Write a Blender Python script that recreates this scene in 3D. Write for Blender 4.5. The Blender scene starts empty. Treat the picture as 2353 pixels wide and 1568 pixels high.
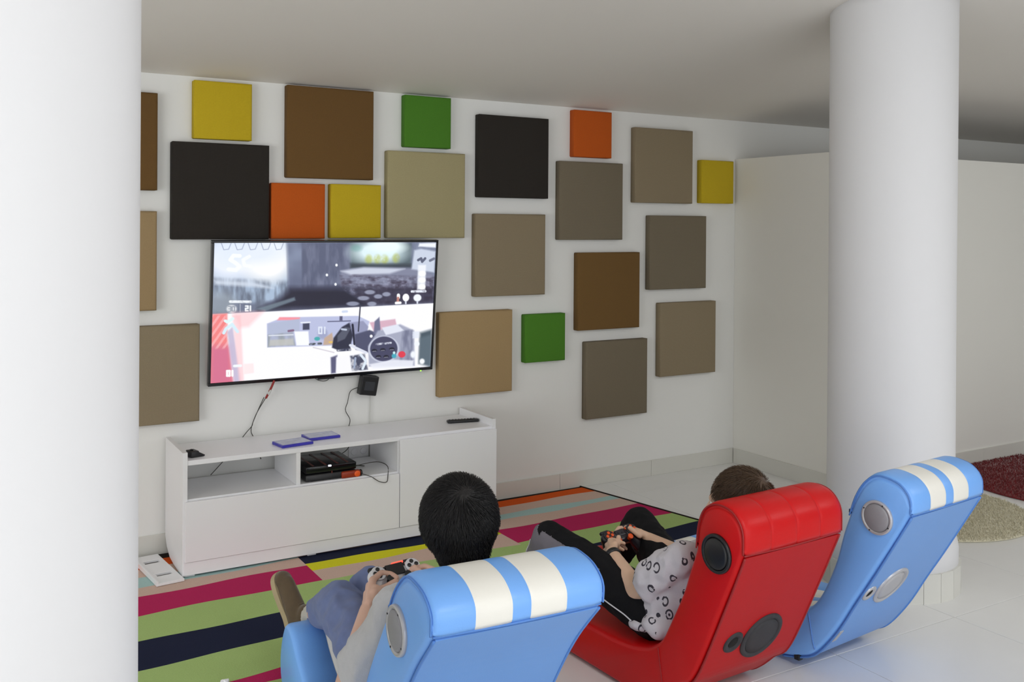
import bpy, bmesh, math, random
import numpy as np
from mathutils import Vector, Matrix, noise
random.seed(7); np.random.seed(7)
V = Vector; PI = math.pi
SC = bpy.context.scene; COL = SC.collection

# ------------------------------------------------------------------ camera
cam_d = bpy.data.cameras.new('camera'); cam = bpy.data.objects.new('camera', cam_d); COL.objects.link(cam)
cam_d.sensor_width = 36.0; cam_d.lens = 2227.3/2353*36.0; cam_d.shift_y = -256.85/2353; cam_d.clip_start = 0.05; cam_d.clip_end = 60
CR = V((0.8597208, -0.5107230, 0.0064955)); CU = V((-0.0034502, 0.0069100, 0.9999702)); CF = V((0.5107526, 0.8597176, -0.0041786))
m = Matrix((CR, CU, -CF)).transposed().to_4x4(); m.translation = V((0.0, -5.1456, 1.6869))
cam.matrix_world = m; SC.camera = cam

# ------------------------------------------------------------------ world, lights, exposure
SC.view_settings.view_transform = 'Standard'; SC.view_settings.look = 'None'
SC.view_settings.gamma = 1.0; SC.view_settings.use_curve_mapping = False
SC.view_settings.exposure = -0.07
w = bpy.data.worlds.new('sky'); SC.world = w; w.use_nodes = True
w.node_tree.nodes['Background'].inputs[0].default_value = (0.93, 0.97, 1.0, 1)
w.node_tree.nodes['Background'].inputs[1].default_value = 1.0

def area(name, loc, target, sx, sy, power, col):
    d = bpy.data.lights.new(name, 'AREA'); d.shape = 'RECTANGLE'; d.size = sx; d.size_y = sy
    d.energy = power; d.color = col
    o = bpy.data.objects.new(name, d); COL.objects.link(o)
    o.location = loc; o.rotation_euler = (V(target)-V(loc)).to_track_quat('-Z', 'Y').to_euler()
    return o
area('daylight_rear', (2.2, -8.9, 1.2), (2.2, 0, 1.1), 6.5, 1.9, 80, (0.93, 0.96, 1.0))
area('daylight_left', (-3.9, -3.4, 1.3), (3, -2.6, 1.0), 5.5, 2.0, 158, (0.95, 0.97, 1.0))
area('ceiling_lamp_rear', (1.4, -5.9, 3.15), (1.4, -5.89, 0), 1.0, 0.8, 56, (0.97, 0.98, 1.0))
area('ceiling_lamp_side', (5.6, -5.2, 2.95), (5.6, -5.19, 0), 1.2, 0.6, 42, (0.97, 0.98, 1.0))
SC.cycles.max_bounces = 12; SC.cycles.diffuse_bounces = 7

# ------------------------------------------------------------------ materials
def srgb(r, g, b):
    f = lambda c: (c/255/12.92) if c/255 <= 0.04045 else ((c/255+0.055)/1.055)**2.4
    return (f(r), f(g), f(b), 1.0)
MATS = {}
def mat(name, col, rough=0.6, bump=None, var=0.0, vscale=8.0, metal=0.0, spec=0.5, emit=None, es=0.0, sheen=0.0):
    """principled + noise colour variation + fine relief. bump = (scale, strength, kind)"""
    if name in MATS: return MATS[name]
    m = bpy.data.materials.new(name); m.use_nodes = True; nt = m.node_tree; N = nt.nodes; L = nt.links
    b = N['Principled BSDF']; b.inputs['Roughness'].default_value = rough; b.inputs['Metallic'].default_value = metal
    b.inputs['Specular IOR Level'].default_value = spec
    if sheen: b.inputs['Sheen Weight'].default_value = sheen
    tc = N.new('ShaderNodeTexCoord')
    n = N.new('ShaderNodeTexNoise'); n.inputs['Scale'].default_value = vscale; n.inputs['Detail'].default_value = 4
    L.new(tc.outputs['Object'], n.inputs['Vector'])
    mx = N.new('ShaderNodeMix'); mx.data_type = 'RGBA'
    c = col[:3]
    mx.inputs['A'].default_value = tuple(max(0, x*(1-var)) for x in c)+(1,)
    mx.inputs['B'].default_value = tuple(min(1, x*(1+var)) for x in c)+(1,)
    L.new(n.outputs['Fac'], mx.inputs['Factor']); L.new(mx.outputs['Result'], b.inputs['Base Color'])
    if bump:
        s, st, kind = bump
        bp = N.new('ShaderNodeBump'); bp.inputs['Strength'].default_value = st; bp.inputs['Distance'].default_value = 0.004
        if kind == 'weave':
            w1 = N.new('ShaderNodeTexWave'); w1.inputs['Scale'].default_value = s; w1.bands_direction = 'X'; w1.inputs['Distortion'].default_value = 1.0
            w2 = N.new('ShaderNodeTexWave'); w2.inputs['Scale'].default_value = s; w2.bands_direction = 'Z'; w2.inputs['Distortion'].default_value = 1.0
            L.new(tc.outputs['Object'], w1.inputs['Vector']); L.new(tc.outputs['Object'], w2.inputs['Vector'])
            ad = N.new('ShaderNodeMath'); ad.operation = 'ADD'
            L.new(w1.outputs['Fac'], ad.inputs[0]); L.new(w2.outputs['Fac'], ad.inputs[1]); h = ad.outputs[0]
        else:
            n2 = N.new('ShaderNodeTexNoise'); n2.inputs['Scale'].default_value = s; n2.inputs['Detail'].default_value = 5
            L.new(tc.outputs['Object'], n2.inputs['Vector']); h = n2.outputs['Fac']
        L.new(h, bp.inputs['Height']); L.new(bp.outputs['Normal'], b.inputs['Normal'])
    if emit:
        b.inputs['Emission Color'].default_value = emit; b.inputs['Emission Strength'].default_value = es
    MATS[name] = m; return m

M_WALL = mat('wall_paint', srgb(232, 232, 229), 0.75, (60, 0.06, 'noise'), 0.02, 1.5)
M_CEIL = mat('ceiling_paint', srgb(226, 222, 216), 0.8, (40, 0.05, 'noise'), 0.02, 1.2)
M_COLUMN = mat('column_paint', srgb(220, 220, 222), 0.6, (25, 0.12, 'noise'), 0.015, 3)
M_PART = mat('partition_paint', srgb(232, 231, 225), 0.65, (60, 0.05, 'noise'), 0.02, 1.5)
M_BASE = mat('baseboard_tile', srgb(214, 213, 206), 0.35, None, 0.03, 5)
M_TILE = mat('floor_tile', srgb(226, 226, 225), 0.22, (90, 0.02, 'noise'), 0.035, 4)
M_GROUT = mat('grout', srgb(165, 163, 158), 0.9)
M_WHITE = mat('white_laminate', srgb(238, 238, 241), 0.35, None, 0.01, 2)
M_WHITEIN = mat('white_laminate_edge', srgb(236, 236, 238), 0.3)
M_BLACK = mat('black_plastic', srgb(24, 24, 27), 0.4, None, 0.2, 20)
M_BLACKG = mat('black_gloss_plastic', srgb(16, 16, 20), 0.15)
M_CABLE = mat('dark_cable', srgb(60, 58, 52), 0.5)
M_CABLEW = mat('white_cable', srgb(205, 205, 200), 0.5)

# ------------------------------------------------------------------ helpers
def link(name, me, mats, parent=None, smooth=False):
    if not isinstance(mats, (list, tuple)): mats = [mats]
    for x in mats: me.materials.append(x)
    if smooth:
        for p in me.polygons: p.use_smooth = True
    o = bpy.data.objects.new(name, me); COL.objects.link(o)
    if parent: o.parent = parent
    return o
def from_bm(name, bm, mats, parent=None, smooth=False):
    bmesh.ops.recalc_face_normals(bm, faces=bm.faces)
    me = bpy.data.meshes.new(name); bm.to_mesh(me); bm.free()
    return link(name, me, mats, parent, smooth)
def from_vf(name, vs, fs, mats, parent=None, smooth=False, mi=None):
    me = bpy.data.meshes.new(name); me.from_pydata([tuple(v) for v in vs], [], fs)
    if mi is not None: me.polygons.foreach_set('material_index', mi)
    me.update()
    return link(name, me, mats, parent, smooth)
def tag(o, label=None, cat=None, group=None, kind=None):
    if label: o['label'] = label
    if cat: o['category'] = cat
    if group: o['group'] = group
    if kind: o['kind'] = kind
    return o
def empty(name, loc, rz=0):
    o = bpy.data.objects.new(name, None); COL.objects.link(o); o.location = loc; o.rotation_euler = (0, 0, rz)
    o.empty_display_size = 0.1; return o
def box_bm(bm, lo, hi, bev=0.0, seg=2, M=None):
    r = bmesh.ops.create_cube(bm, size=1.0); vs = r['verts']
    lo, hi = V(lo), V(hi); c = (lo+hi)/2; d = hi-lo
    for v in vs: v.co = V((v.co.x*d.x+c.x, v.co.y*d.y+c.y, v.co.z*d.z+c.z))
    if M: bmesh.ops.transform(bm, matrix=M, verts=vs)
    if bev:
        es = list({e for v in vs for e in v.link_edges})
        bmesh.ops.bevel(bm, geom=es, offset=bev, segments=seg, profile=0.5, affect='EDGES')
def box(name, lo, hi, m, parent=None, bev=0.002, seg=2, M=None, smooth=False):
    bm = bmesh.new(); box_bm(bm, lo, hi, bev, seg, M); return from_bm(name, bm, m, parent, smooth)
def catmull(P, n=6, closed=False):
    P = [V(p) for p in P]; out = []
    N = len(P); rng = range(N if closed else N-1)
    for i in rng:
        g = (lambda k: P[k % N]) if closed else (lambda k: P[min(max(k, 0), N-1)])
        a, b, c, d = g(i-1), g(i), g(i+1), g(i+2)
        for k in range(n):
            t = k/n
            out.append(0.5*((2*b)+(c-a)*t+(2*a-5*b+4*c-d)*t*t+(3*b-a-3*c+d)*t**3))
    if not closed: out.append(P[-1])
    return out
def tube_geo(pts, r, seg=8, rfun=None):
    vs, fs = [], []; n = len(pts); up = V((0.13, 0.31, 0.94))
    for i, p in enumerate(pts):
        t = (pts[min(i+1, n-1)]-pts[max(i-1, 0)]); t = t.normalized() if t.length > 1e-9 else V((0, 0, 1))
        a = t.cross(up); a = a.normalized() if a.length > 1e-4 else V((1, 0, 0)); b = t.cross(a).normalized()
        up = -(t.cross(a).cross(t)).normalized() if False else up
        rr = rfun(i/(n-1)) if rfun else r
        for k in range(seg):
            th = 2*PI*k/seg; vs.append(p+a*math.cos(th)*rr+b*math.sin(th)*rr)
    for i in range(n-1):
        for k in range(seg):
            k2 = (k+1) % seg; fs.append((i*seg+k, i*seg+k2, (i+1)*seg+k2, (i+1)*seg+k))
    fs.append(tuple(range(seg))[::-1]); fs.append(tuple((n-1)*seg+k for k in range(seg)))
    return vs, fs
def tube(name, P, r, m, parent=None, seg=8, n=6, rfun=None):
    vs, fs = tube_geo(catmull(P, n), r, seg, rfun); return from_vf(name, vs, fs, m, parent, True)
def join_geo(geos):
    vs, fs = [], []
    for v, f in geos:
        o = len(vs); vs += list(v); fs += [tuple(i+o for i in q) for q in f]
    return vs, fs
def lathe_geo(prof, seg=40, M=None):
    """prof: list of (r, h) turned about local Z"""
    vs, fs = [], []
    for (r, h) in prof:
        for k in range(seg):
            th = 2*PI*k/seg; vs.append(V((r*math.cos(th), r*math.sin(th), h)))
    for i in range(len(prof)-1):
        for k in range(seg):
            k2 = (k+1) % seg; fs.append((i*seg+k, i*seg+k2, (i+1)*seg+k2, (i+1)*seg+k))
    fs.append(tuple(range(seg))[::-1]); fs.append(tuple((len(prof)-1)*seg+k for k in range(seg)))
    if M: vs = [M @ v for v in vs]
    return vs, fs
def lathe(name, prof, m, parent=None, seg=40, M=None):
    vs, fs = lathe_geo(prof, seg, M); o = from_vf(name, vs, fs, m, parent, True)
    return o
def frame(o, x, y, z):
    M = Matrix((V(x).normalized(), V(y).normalized(), V(z).normalized())).transposed().to_4x4(); M.translation = V(o); return M
def struct(o): o['kind'] = 'structure'; return o

# ------------------------------------------------------------------ the room
H = 2.444; XL, XR, YR = -4.0, 12.0, -9.2
struct(box('wall_back', (XL, 0.0, 0), (XR, 0.12, H), M_WALL, bev=0))
struct(box('wall_left', (XL-0.12, YR, 0), (XL, 0, 3.95), M_WALL, bev=0))
struct(box('wall_right', (XR, YR, 0), (XR+0.12, 0, 3.95), M_WALL, bev=0))
# rear wall with a long window band that the photographer has behind him
bm = bmesh.new()
box_bm(bm, (XL, YR-0.12, 0), (XR, YR, 0.15)); box_bm(bm, (XL, YR-0.12, 2.15), (XR, YR, 3.95))
box_bm(bm, (XL, YR-0.12, 0.15), (-1.2, YR, 2.15)); box_bm(bm, (5.6, YR-0.12, 0.15), (XR, YR, 2.15))
struct(from_bm('wall_rear', bm, M_WALL))
CS = 0.145      # the ceiling rises gently away from the back wall
def zc(y): return H-CS*y
bm = bmesh.new(); box_bm(bm, (XL, YR, 0), (XR, 0.0, 0.12))
for v in bm.verts: v.co.z += zc(v.co.y)
struct(from_bm('ceiling', bm, M_CEIL))
fl = struct(box('floor', (XL, YR, -0.12), (XR, 0.0, -0.004), M_GROUT, bev=0))
# floor tiles, 0.75 m pitch, a part each where the picture can show them
PT = 0.74; X0 = 3.06-PT*9; Y0 = -2.525-PT*9
def tile_mesh():
    bm = bmesh.new(); g = 0.0016; box_bm(bm, (g, g, -0.006), (PT-g, PT-g, 0.0)); 
    bmesh.ops.bevel(bm, geom=[e for e in bm.edges if all(v.co.z > -0.001 for v in e.verts)], offset=0.0012, segments=1, affect='EDGES')
    bmesh.ops.recalc_face_normals(bm, faces=bm.faces)
    me = bpy.data.meshes.new('floor_tile'); bm.to_mesh(me); bm.free(); me.materials.append(M_TILE); return me
TM = tile_mesh()
for i in range(0, 22):
    for j in range(0, 13):
        x, y = X0+i*PT, Y0+j*PT
        if x < XL-0.01 or y < YR or x+PT > XR+0.01: continue
        if j == 12: 
            continue
        o = bpy.data.objects.new('floor_tile', TM); COL.objects.link(o); o.parent = fl; o.location = (x, y, 0.0)
# last cut row against the back wall
yl = Y0+12*PT
for i in range(0, 22):
    x = X0+i*PT
    if x < XL-0.01 or x+PT > XR+0.01: continue
    o = bpy.data.objects.new('floor_tile', TM); COL.objects.link(o); o.parent = fl; o.location = (x, yl, 0.0); o.scale = (1, (-0.001-yl)/PT, 1)

# baseboards, each length of skirting tile a piece
def baseboard(name, p0, p1, nrm, h=0.105, L=0.75, t=0.010):
    root = struct(empty(name, (p0[0], p0[1], 0)))
    d = V(p1)-V(p0); n = max(1, round(d.length/L)); u = d.normalized(); l = d.length/n; nn = V(nrm)
    me = None
    for k in range(n):
        bm = bmesh.new()
        M = frame(V((u.x, u.y, 0))*(k*l), (u.x, u.y, 0), (nn.x, nn.y, 0), (0, 0, 1))
        box_bm(bm, (0.0008, 0.0006, 0.0), (l-0.0008, t, h), 0.0015, 1, M)
        from_bm('skirting_tile', bm, M_BASE, root)
    return root
PX = 4.908
baseboard('baseboard_back', (XL+0.02, 0), (PX-0.01, 0), (0, -1))
PX, PY, PH = 4.908, -0.89, 2.168
baseboard('baseboard_right', (PX, -0.011), (PX, PY), (-1, 0))
baseboard('baseboard_partition', (PX, PY), (XR-0.02, PY), (0, -1))
bm = bmesh.new(); box_bm(bm, (PX, PY, 0), (PX+0.10, -0.001, PH)); box_bm(bm, (PX+0.10, PY, 0), (XR-0.01, PY+0.10, PH-0.0))
struct(from_bm('wall_partition', bm, M_PART))

# round columns
def column(cx, cy, r, name, label, skirt=True):
    root = empty(name, (cx, cy, 0)); root['kind'] = 'structure'; root['label'] = label
    pr = [(r+0.016, 0.0), (r+0.016, 0.20), (r+0.012, 0.225), (r+0.004, 0.26), (r, 0.30), (r-0.002, 1.2), (r, zc(cy)-0.04), (r+0.002, zc(cy)+0.02)]
    lathe('shaft', pr, M_COLUMN, root, 72)
    if skirt:
        n = 22
        for k in range(n):
            th0 = 2*PI*k/n; th1 = 2*PI*(k+1)/n; g = 0.003
            bm = bmesh.new(); vs = []
            for z in (0.0, 0.13):
                for (rr, th) in ((r+0.016, th0+g), (r+0.029, th0+g), (r+0.029, th1-g), (r+0.016, th1-g)):
                    vs.append(bm.verts.new((rr*math.cos(th), rr*math.sin(th), z)))
            for f in ((0, 1, 2, 3), (4, 7, 6, 5), (0, 4, 5, 1), (1, 5, 6, 2), (2, 6, 7, 3), (3, 7, 4, 0)): bm.faces.new([vs[q] for q in f])
            from_bm('skirting_tile', bm, M_BASE, root)
    return root
column(3.935, -2.082, 0.288, 'column', 'round white column standing behind the right-hand blue chair')
column(0.053, -3.246, 0.27, 'column', 'round white column filling the left edge of the photo')

# ------------------------------------------------------------------ acoustic panels on the back wall
def fabric(name, c): return mat('fabric_'+name, srgb(*c), 0.92, (95, 0.25, 'weave'), 0.10, 160, sheen=0.0, spec=0.25)
FC = {'charcoal': (46, 42, 38), 'brown': (108, 80, 44), 'tan': (160, 136, 100), 'beige': (168, 158, 120), 'taupe': (120, 110, 92),
      'greige': (142, 128, 104), 'yellow': (196, 170, 36), 'orange': (192, 88, 26), 'green': (76, 128, 40), 'sand': (170, 144, 104), 'midbrown': (114, 86, 48)}
def cushion(name_m, x, z, s, label, t=0.05):
    n = 14; vs = []; fs = []; b = 0.012
    bm = bmesh.new()
    box_bm(bm, (0, -t, 0), (s, 0, s))
    es = [e for e in bm.edges if all(v.co.y < -t+1e-5 for v in e.verts)]
    bmesh.ops.bevel(bm, geom=es, offset=b, segments=4, profile=0.5, affect='EDGES')
    es = [e for e in bm.edges if abs(e.verts[0].co.y-e.verts[1].co.y) > t*0.5]
    bmesh.ops.bevel(bm, geom=es, offset=0.008, segments=3, profile=0.5, affect='EDGES')
    o = from_bm('acoustic_panel', bm, fabric(name_m, FC[name_m]), None, True)
    o.location = (x, -0.0005, z)
    tag(o, label, 'wall panel', 'square fabric wall panels')
    return o
L_, S_ = 0.5, 0.3
for a in [
 ('brown', 0.466, 1.850, 0.49, 'brown square fabric panel half hidden behind the left column, near the ceiling'),
 ('tan', 0.455, 1.246, L_, 'tan square fabric panel at left, half hidden behind the column, above the taupe one'),
 ('greige', 0.668, 0.669, L_, 'grey-brown square panel beside the left column, lowest panel left of the television'),
 ('yellow', 1.131, 2.122, S_, 'small yellow square panel near the ceiling, standing on the big charcoal panel'),
 ('charcoal', 1.025, 1.603, L_, 'large charcoal square panel above the television at its left corner'),
 ('brown', 1.619, 1.936, L_, 'large brown square panel under the ceiling, above the orange and yellow pair'),
 ('orange', 1.536, 1.606, S_, 'small orange square panel directly above the television, left of the yellow one'),
 ('yellow', 1.867, 1.609, S_, 'small yellow square panel directly above the television, right of the orange one'),
 ('green', 2.308, 2.134, S_, 'small green square panel near the ceiling, above the pale beige panel'),
 ('beige', 2.204, 1.609, L_, 'large pale beige square panel above the television at its right corner'),
 ('charcoal', 2.794, 1.854, L_, 'large charcoal square panel in the middle of the wall, right of the green one'),
 ('orange', 3.482, 2.126, S_, 'small orange square panel right under the ceiling, above a taupe panel'),
 ('taupe', 3.375, 1.596, L_, 'large dark taupe square panel right below the small orange one'),
 ('greige', 3.973, 1.843, L_, 'large grey-brown square panel high up between the orange and the far yellow ones'),
 ('yellow', 4.552, 1.849, S_, 'small yellow square panel next to the room corner'),
 ('greige', 2.774, 1.255, L_, 'large grey-brown square panel under the middle charcoal one, right of the television'),
 ('taupe', 4.101, 1.259, L_, 'large dark taupe square panel near the corner, below the far yellow one'),
 ('midbrown', 3.520, 1.014, L_, 'large brown square panel right of the lower green one'),
 ('sand', 2.538, 0.671, L_, 'large sand-coloured square panel touching the lower right side of the television'),
 ('green', 3.128, 0.834, S_, 'small green square panel at mid-height between sand and brown panels'),
 ('taupe', 3.589, 0.438, L_, 'large taupe square panel, the lowest one on the wall'),
 ('greige', 4.194, 0.668, L_, 'large grey-brown square panel, lowest one beside the room corner'),
]: cushion(*a)

# ------------------------------------------------------------------ rug
RC = {'orange': (214, 88, 26), 'beige': (206, 178, 164), 'blue': (168, 198, 196), 'magenta': (184, 38, 92), 'green': (166, 192, 120), 'navy': (28, 34, 58), 'yellow': (216, 212, 40), 'bind': (40, 34, 30)}
RM = {k: mat('rug_'+k, srgb(*c), 0.95, (240, 0.3, 'noise'), 0.10, 220, spec=0.15) for k, c in RC.items()}
RK = list(RM)
# boundary k: y at x=.9 and y at x=3.3 ; clear of the wall skirting
left_b = [(-0.090, -0.045), (-0.204, -0.155), (-0.321, -0.285), (-0.449, -0.370), (-0.555, -0.515), (-0.780, -0.748), (-1.057, -0.970), (-1.311, -1.165), (-1.575, -1.43), (-1.66, -1.60), (-1.95, -1.90)]
left_c = ['orange', 'beige', 'blue', 'beige', 'magenta', 'green', 'navy', 'green', 'magenta', 'green']
mid_b = [(-0.090, -0.045), (-0.28, -0.24), (-0.41, -0.41), (-0.515, -0.535), (-0.652, -0.585), (-0.745, -0.800), (-1.057, -1.02), (-1.311, -1.28), (-1.575, -1.54), (-1.66, -1.64), (-1.95, -1.90)]
mid_c = ['orange', 'beige', 'navy', 'yellow', 'beige', 'green', 'navy', 'green', 'magenta', 'green']
def rug():
    t = 0.006; vs = []; fs = []; mi = []
    def by(b, x, k, sec):
        y = b[0]+(b[1]-b[0])*(x-0.8)/2.35
        amp = 0 if k in (0, 10) else 0.007
        return min(-0.014, y+amp*math.sin(x*5.1+k*1.7+sec)+amp*0.8*math.sin(x*11.3+k*3.1+sec*2))
    def xedge(y): return 3.572+(-y)*0.20
    for sec, (xa, xb, B, C) in enumerate(((-0.6, 1.573, left_b, left_c), (1.573, 2.652, mid_b, mid_c), (2.652, None, left_b, left_c))):
        n = 40
        for k in range(len(C)):
            for i in range(n):
                q = []
                for (u, kk) in ((i/n, k), ((i+1)/n, k), ((i+1)/n, k+1), (i/n, k+1)):
                    xe = xb if xb else xedge(by(B[kk], 3.8, kk, sec))
                    x = xa+(xe-xa)*u; q.append((x, by(B[kk], x, kk, sec), t))
                o = len(vs); vs += q; fs.append((o, o+3, o+2, o+1)); mi.append(RK.index(C[k]))
    # edge skirt and binding
    o = from_vf('stripe_weave', vs, fs, [RM[k] for k in RK], None, False, mi)
    return o, xedge
root = empty('striped_rug', (1.6, -1.0, 0)); tag(root, 'flat-woven multicoloured striped rug on the floor under the cabinet and chairs', 'rug')
ro, xedge = rug(); ro.parent = root; ro.matrix_parent_inverse = Matrix.Translation((-1.6, 1.0, 0))
def child_w(o, root):
    o.parent = root; o.matrix_parent_inverse = root.matrix_basis.inverted(); return o
bm = bmesh.new()
pts = [(-0.6, -0.0145), (xedge(-0.014), -0.0145), (xedge(-1.88), -1.90), (-0.6, -1.98)]
lo_ = [bm.verts.new((x, y, 0.0006)) for x, y in pts]; hi_ = [bm.verts.new((x, y, 0.0052)) for x, y in pts]
bm.faces.new(lo_[::-1]); bm.faces.new(hi_)
for i in range(4): bm.faces.new((lo_[i], lo_[(i+1) % 4], hi_[(i+1) % 4], hi_[i]))
child_w(from_bm('backing', bm, RM['bind']), root)
e = [V((xedge(y)-0.004, y, 0.006)) for y in np.linspace(-0.016, -1.90, 14)]
child_w(tube('edge_binding', e, 0.0065, RM['bind'], None, 6, 2), root)['label'] = 'black edge binding'

# ------------------------------------------------------------------ television cabinet
CX0, CX1, CY = 1.006, 2.709, -0.42
root = empty('tv_cabinet', (1.86, -0.21, 0)); tag(root, 'long low white television cabinet with two open compartments under the wall television', 'cabinet')
def cb(name, lo, hi, m=M_WHITE, bev=0.0015, par=None): return child_w(box(name, lo, hi, m, None, bev), par or root)
# side panels: curved toe at the back bottom, lip above the top board
def side_panel(x0, x1):
    prof = [(CY, 0.012), (CY, 0.598), (-0.022, 0.598), (-0.022, 0.10), (-0.06, 0.055), (-0.13, 0.022), (-0.22, 0.014), (-0.34, 0.012)]
    bm = bmesh.new(); a = [bm.verts.new((x0, y, z)) for y, z in prof]; b = [bm.verts.new((x1, y, z)) for y, z in prof]
    bm.faces.new(a[::-1]); bm.faces.new(b)
    for i in range(len(prof)): bm.faces.new((a[i], a[(i+1) % len(prof)], b[(i+1) % len(prof)], b[i]))
    return child_w(from_bm('side_panel', bm, M_WHITEIN), root)
side_panel(CX0, CX0+0.022); side_panel(CX1-0.022, CX1)
XD1, XD2 = 1.571, 2.113
cb('top_board', (CX0+0.022, CY+0.004, 0.535), (CX1-0.022, -0.03, 0.558))
cb('shelf_board', (CX0+0.022, CY+0.006, 0.356), (XD2, -0.03, 0.374), M_WHITEIN)
cb('divider', (XD1-0.011, CY+0.006, 0.374), (XD1+0.011, -0.05, 0.535), M_WHITEIN)
cb('divider', (XD2, CY+0.006, 0.07), (XD2+0.022, -0.03, 0.535), M_WHITEIN)
cb('back_board', (CX0+0.022, -0.034, 0.07), (CX1-0.022, -0.026, 0.355))
cb('back_board', (XD2+0.022, -0.034, 0.355), (CX1-0.022, -0.026, 0.535))
cb('bottom_board', (CX0+0.022, CY+0.02, 0.05), (CX1-0.022, -0.03, 0.068))
cb('flap_door', (CX0+0.010, CY-0.016, 0.0805), (XD2+0.002, CY, 0.366))
cb('door', (XD2+0.006, CY-0.016, 0.0805), (CX1-0.002, CY, 0.544))
cb('plinth', (CX0+0.004, CY-0.006, 0.016), (CX1-0.004, CY+0.012, 0.077))
for x in (1.02, 1.62, 2.64):
    for y in (CY+0.005, -0.14): cb('foot', (x, y, 0.007), (x+0.045, y+0.05, 0.02), M_WHITEIN, 0.001)

# slotted white strip lying by the cabinet's left end
root2 = empty('slotted_panel', (0.950, -0.25, 0.008)); tag(root2, 'thin white slotted plate lying on the rug at the left end of the cabinet', 'plate')
bm = bmesh.new()
def plate_piece(lo, hi): box_bm(bm, lo, hi, 0.001, 1)
ys = [-0.22, -0.12, -0.085, 0.075, 0.115, 0.20]
for a, b in ((0, 1), (2, 3), (4, 5)): plate_piece((-0.085, ys[a], 0), (0.035, ys[b], 0.012))
for a, b in ((1, 2), (3, 4)): plate_piece((-0.085, ys[a]-0.001, 0), (-0.06, ys[b]+0.001, 0.012)); plate_piece((0.012, ys[a]-0.001, 0), (0.035, ys[b]+0.001, 0.012))
p = from_bm('plate', bm, M_WHITEIN, root2)
box('rim', (-0.093, -0.22, 0), (-0.084, 0.2, 0.022), M_WHITE, root2, 0.001)
box('slot_backing', (-0.06, -0.13, 0.0), (0.012, 0.12, 0.002), M_CABLE, root2, 0)
root2.rotation_euler = (0, 0, 0.10)

# things on the cabinet
M_CASE = mat('case_blue', srgb(58, 54, 170), 0.25); M_CASEL = mat('case_blue_light', srgb(128, 132, 200), 0.3)
def case(x, y, rz, z, label):
    r = empty('game_case', (x, y, z), rz); tag(r, label, 'disc case', 'blue disc cases')
    box('case_back', (-0.085, -0.06, 0.0), (0.085, 0.06, 0.007), M_CASE, r, 0.001)
    box('case_front', (-0.085, -0.06, 0.0075), (0.085, 0.06, 0.014), M_CASE, r, 0.001)
    box('spine', (-0.0855, -0.0615, 0.001), (0.0855, -0.0600, 0.013), M_CASE, r, 0)
    box('cover_sheet', (-0.078, -0.052, 0.0141), (0.08, 0.052, 0.0146), mat('cover_sheet', srgb(170, 174, 200), 0.2, None, 0.35, 30), r, 0)
case(1.573, -0.312, 0.14, 0.5585, 'blue disc case on the cabinet, nearer the front edge')
case(1.752, -0.229, 0.03, 0.5585, 'blue disc case on the cabinet, farther back and to the right')
r = empty('remote_control', (2.592, -0.245, 0.559), -0.20); tag(r, 'slim black remote control on the right end of the cabinet', 'remote')
box('body', (-0.092, -0.02, 0), (0.092, 0.02, 0.016), M_BLACK, r, 0.006, 3, smooth=True)
bm = bmesh.new()
for i in range(9):
    for j in range(3): box_bm(bm, (-0.08+i*0.018, -0.012+j*0.009, 0.0155), (-0.070+i*0.018, -0.006+j*0.009, 0.0178))
b = from_bm('buttons', bm, mat('grey_rubber', srgb(80, 80, 84), 0.7), r)
r = empty('media_player', (1.078, -0.338, 0.5590), 0.2); tag(r, 'small black wedge-shaped gadget at the left end of the cabinet top', 'gadget')
bm = bmesh.new(); box_bm(bm, (-0.032, -0.03, 0), (0.042, 0.035, 0.030), 0.006, 3)
for v in bm.verts:
    if v.co.z > 0.015: v.co.x = v.co.x*0.55-0.012
from_bm('body', bm, M_BLACK, r, True); lathe('knob', [(0.008, 0), (0.008, 0.005), (0.006, 0.007)], M_BLACKG, r, 16, Matrix.Translation((-0.015, 0, 0.03)))

# console in the open compartment
r = empty('game_console', (1.752, -0.252, 0.3745), -0.02); tag(r, 'black game console with dark orange stripes in the open compartment', 'console')
M_ORG = mat('orange_plastic', srgb(214, 84, 22), 0.4); M_ORD = mat('dark_orange_stripe', srgb(92, 36, 26), 0.35)
def slab(name, z0, z1, m, sk):
    bm = bmesh.new(); box_bm(bm, (-0.135, -0.15, z0), (0.135, 0.125, z1), 0.006, 2)
    for v in bm.verts: v.co.y += (v.co.z-0.04)*sk
    return from_bm(name, bm, m, r, True)
slab('lower_shell', 0.004, 0.036, M_BLACK, 0.18); slab('upper_shell', 0.040, 0.078, M_BLACKG, -0.12)
for x in (-0.10, -0.035, 0.03, 0.085):
    box('stripe', (x, -0.145, 0.0775), (x+0.012, 0.115, 0.0790), M_ORD, r, 0.0004)
box('light', (-0.018, -0.157, 0.070), (-0.003, -0.147, 0.077), mat('led_white', (0.6, 0.65, 1, 1), 0.3, emit=(0.7, 0.72, 1, 1), es=6), r, 0.001)['label'] = 'glowing white light'
box('light_bar', (0.0, -0.1505, 0.004), (0.006, -0.146, 0.062), M_ORD, r, 0.0005)
r = empty('orange_gamepad', (1.853, -0.406, 0.3745), 0.0); tag(r, 'orange and black gamepad lying in front of the console in the compartment', 'gamepad')
bm = bmesh.new(); box_bm(bm, (-0.052, -0.014, 0.0), (0.052, 0.022, 0.034), 0.008, 3); from_bm('body', bm, mat('orange_dark', srgb(150, 50, 20), 0.4, None, 0.4, 60), r, True)
lathe('button', [(0.016, 0), (0.016, 0.003), (0.012, 0.005)], mat('orange_bright', srgb(240, 96, 30), 0.4), r, 20, frame((0.030, -0.014, 0.018), (1, 0, 0), (0, 0, 1), (0, -1, 0)))
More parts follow.
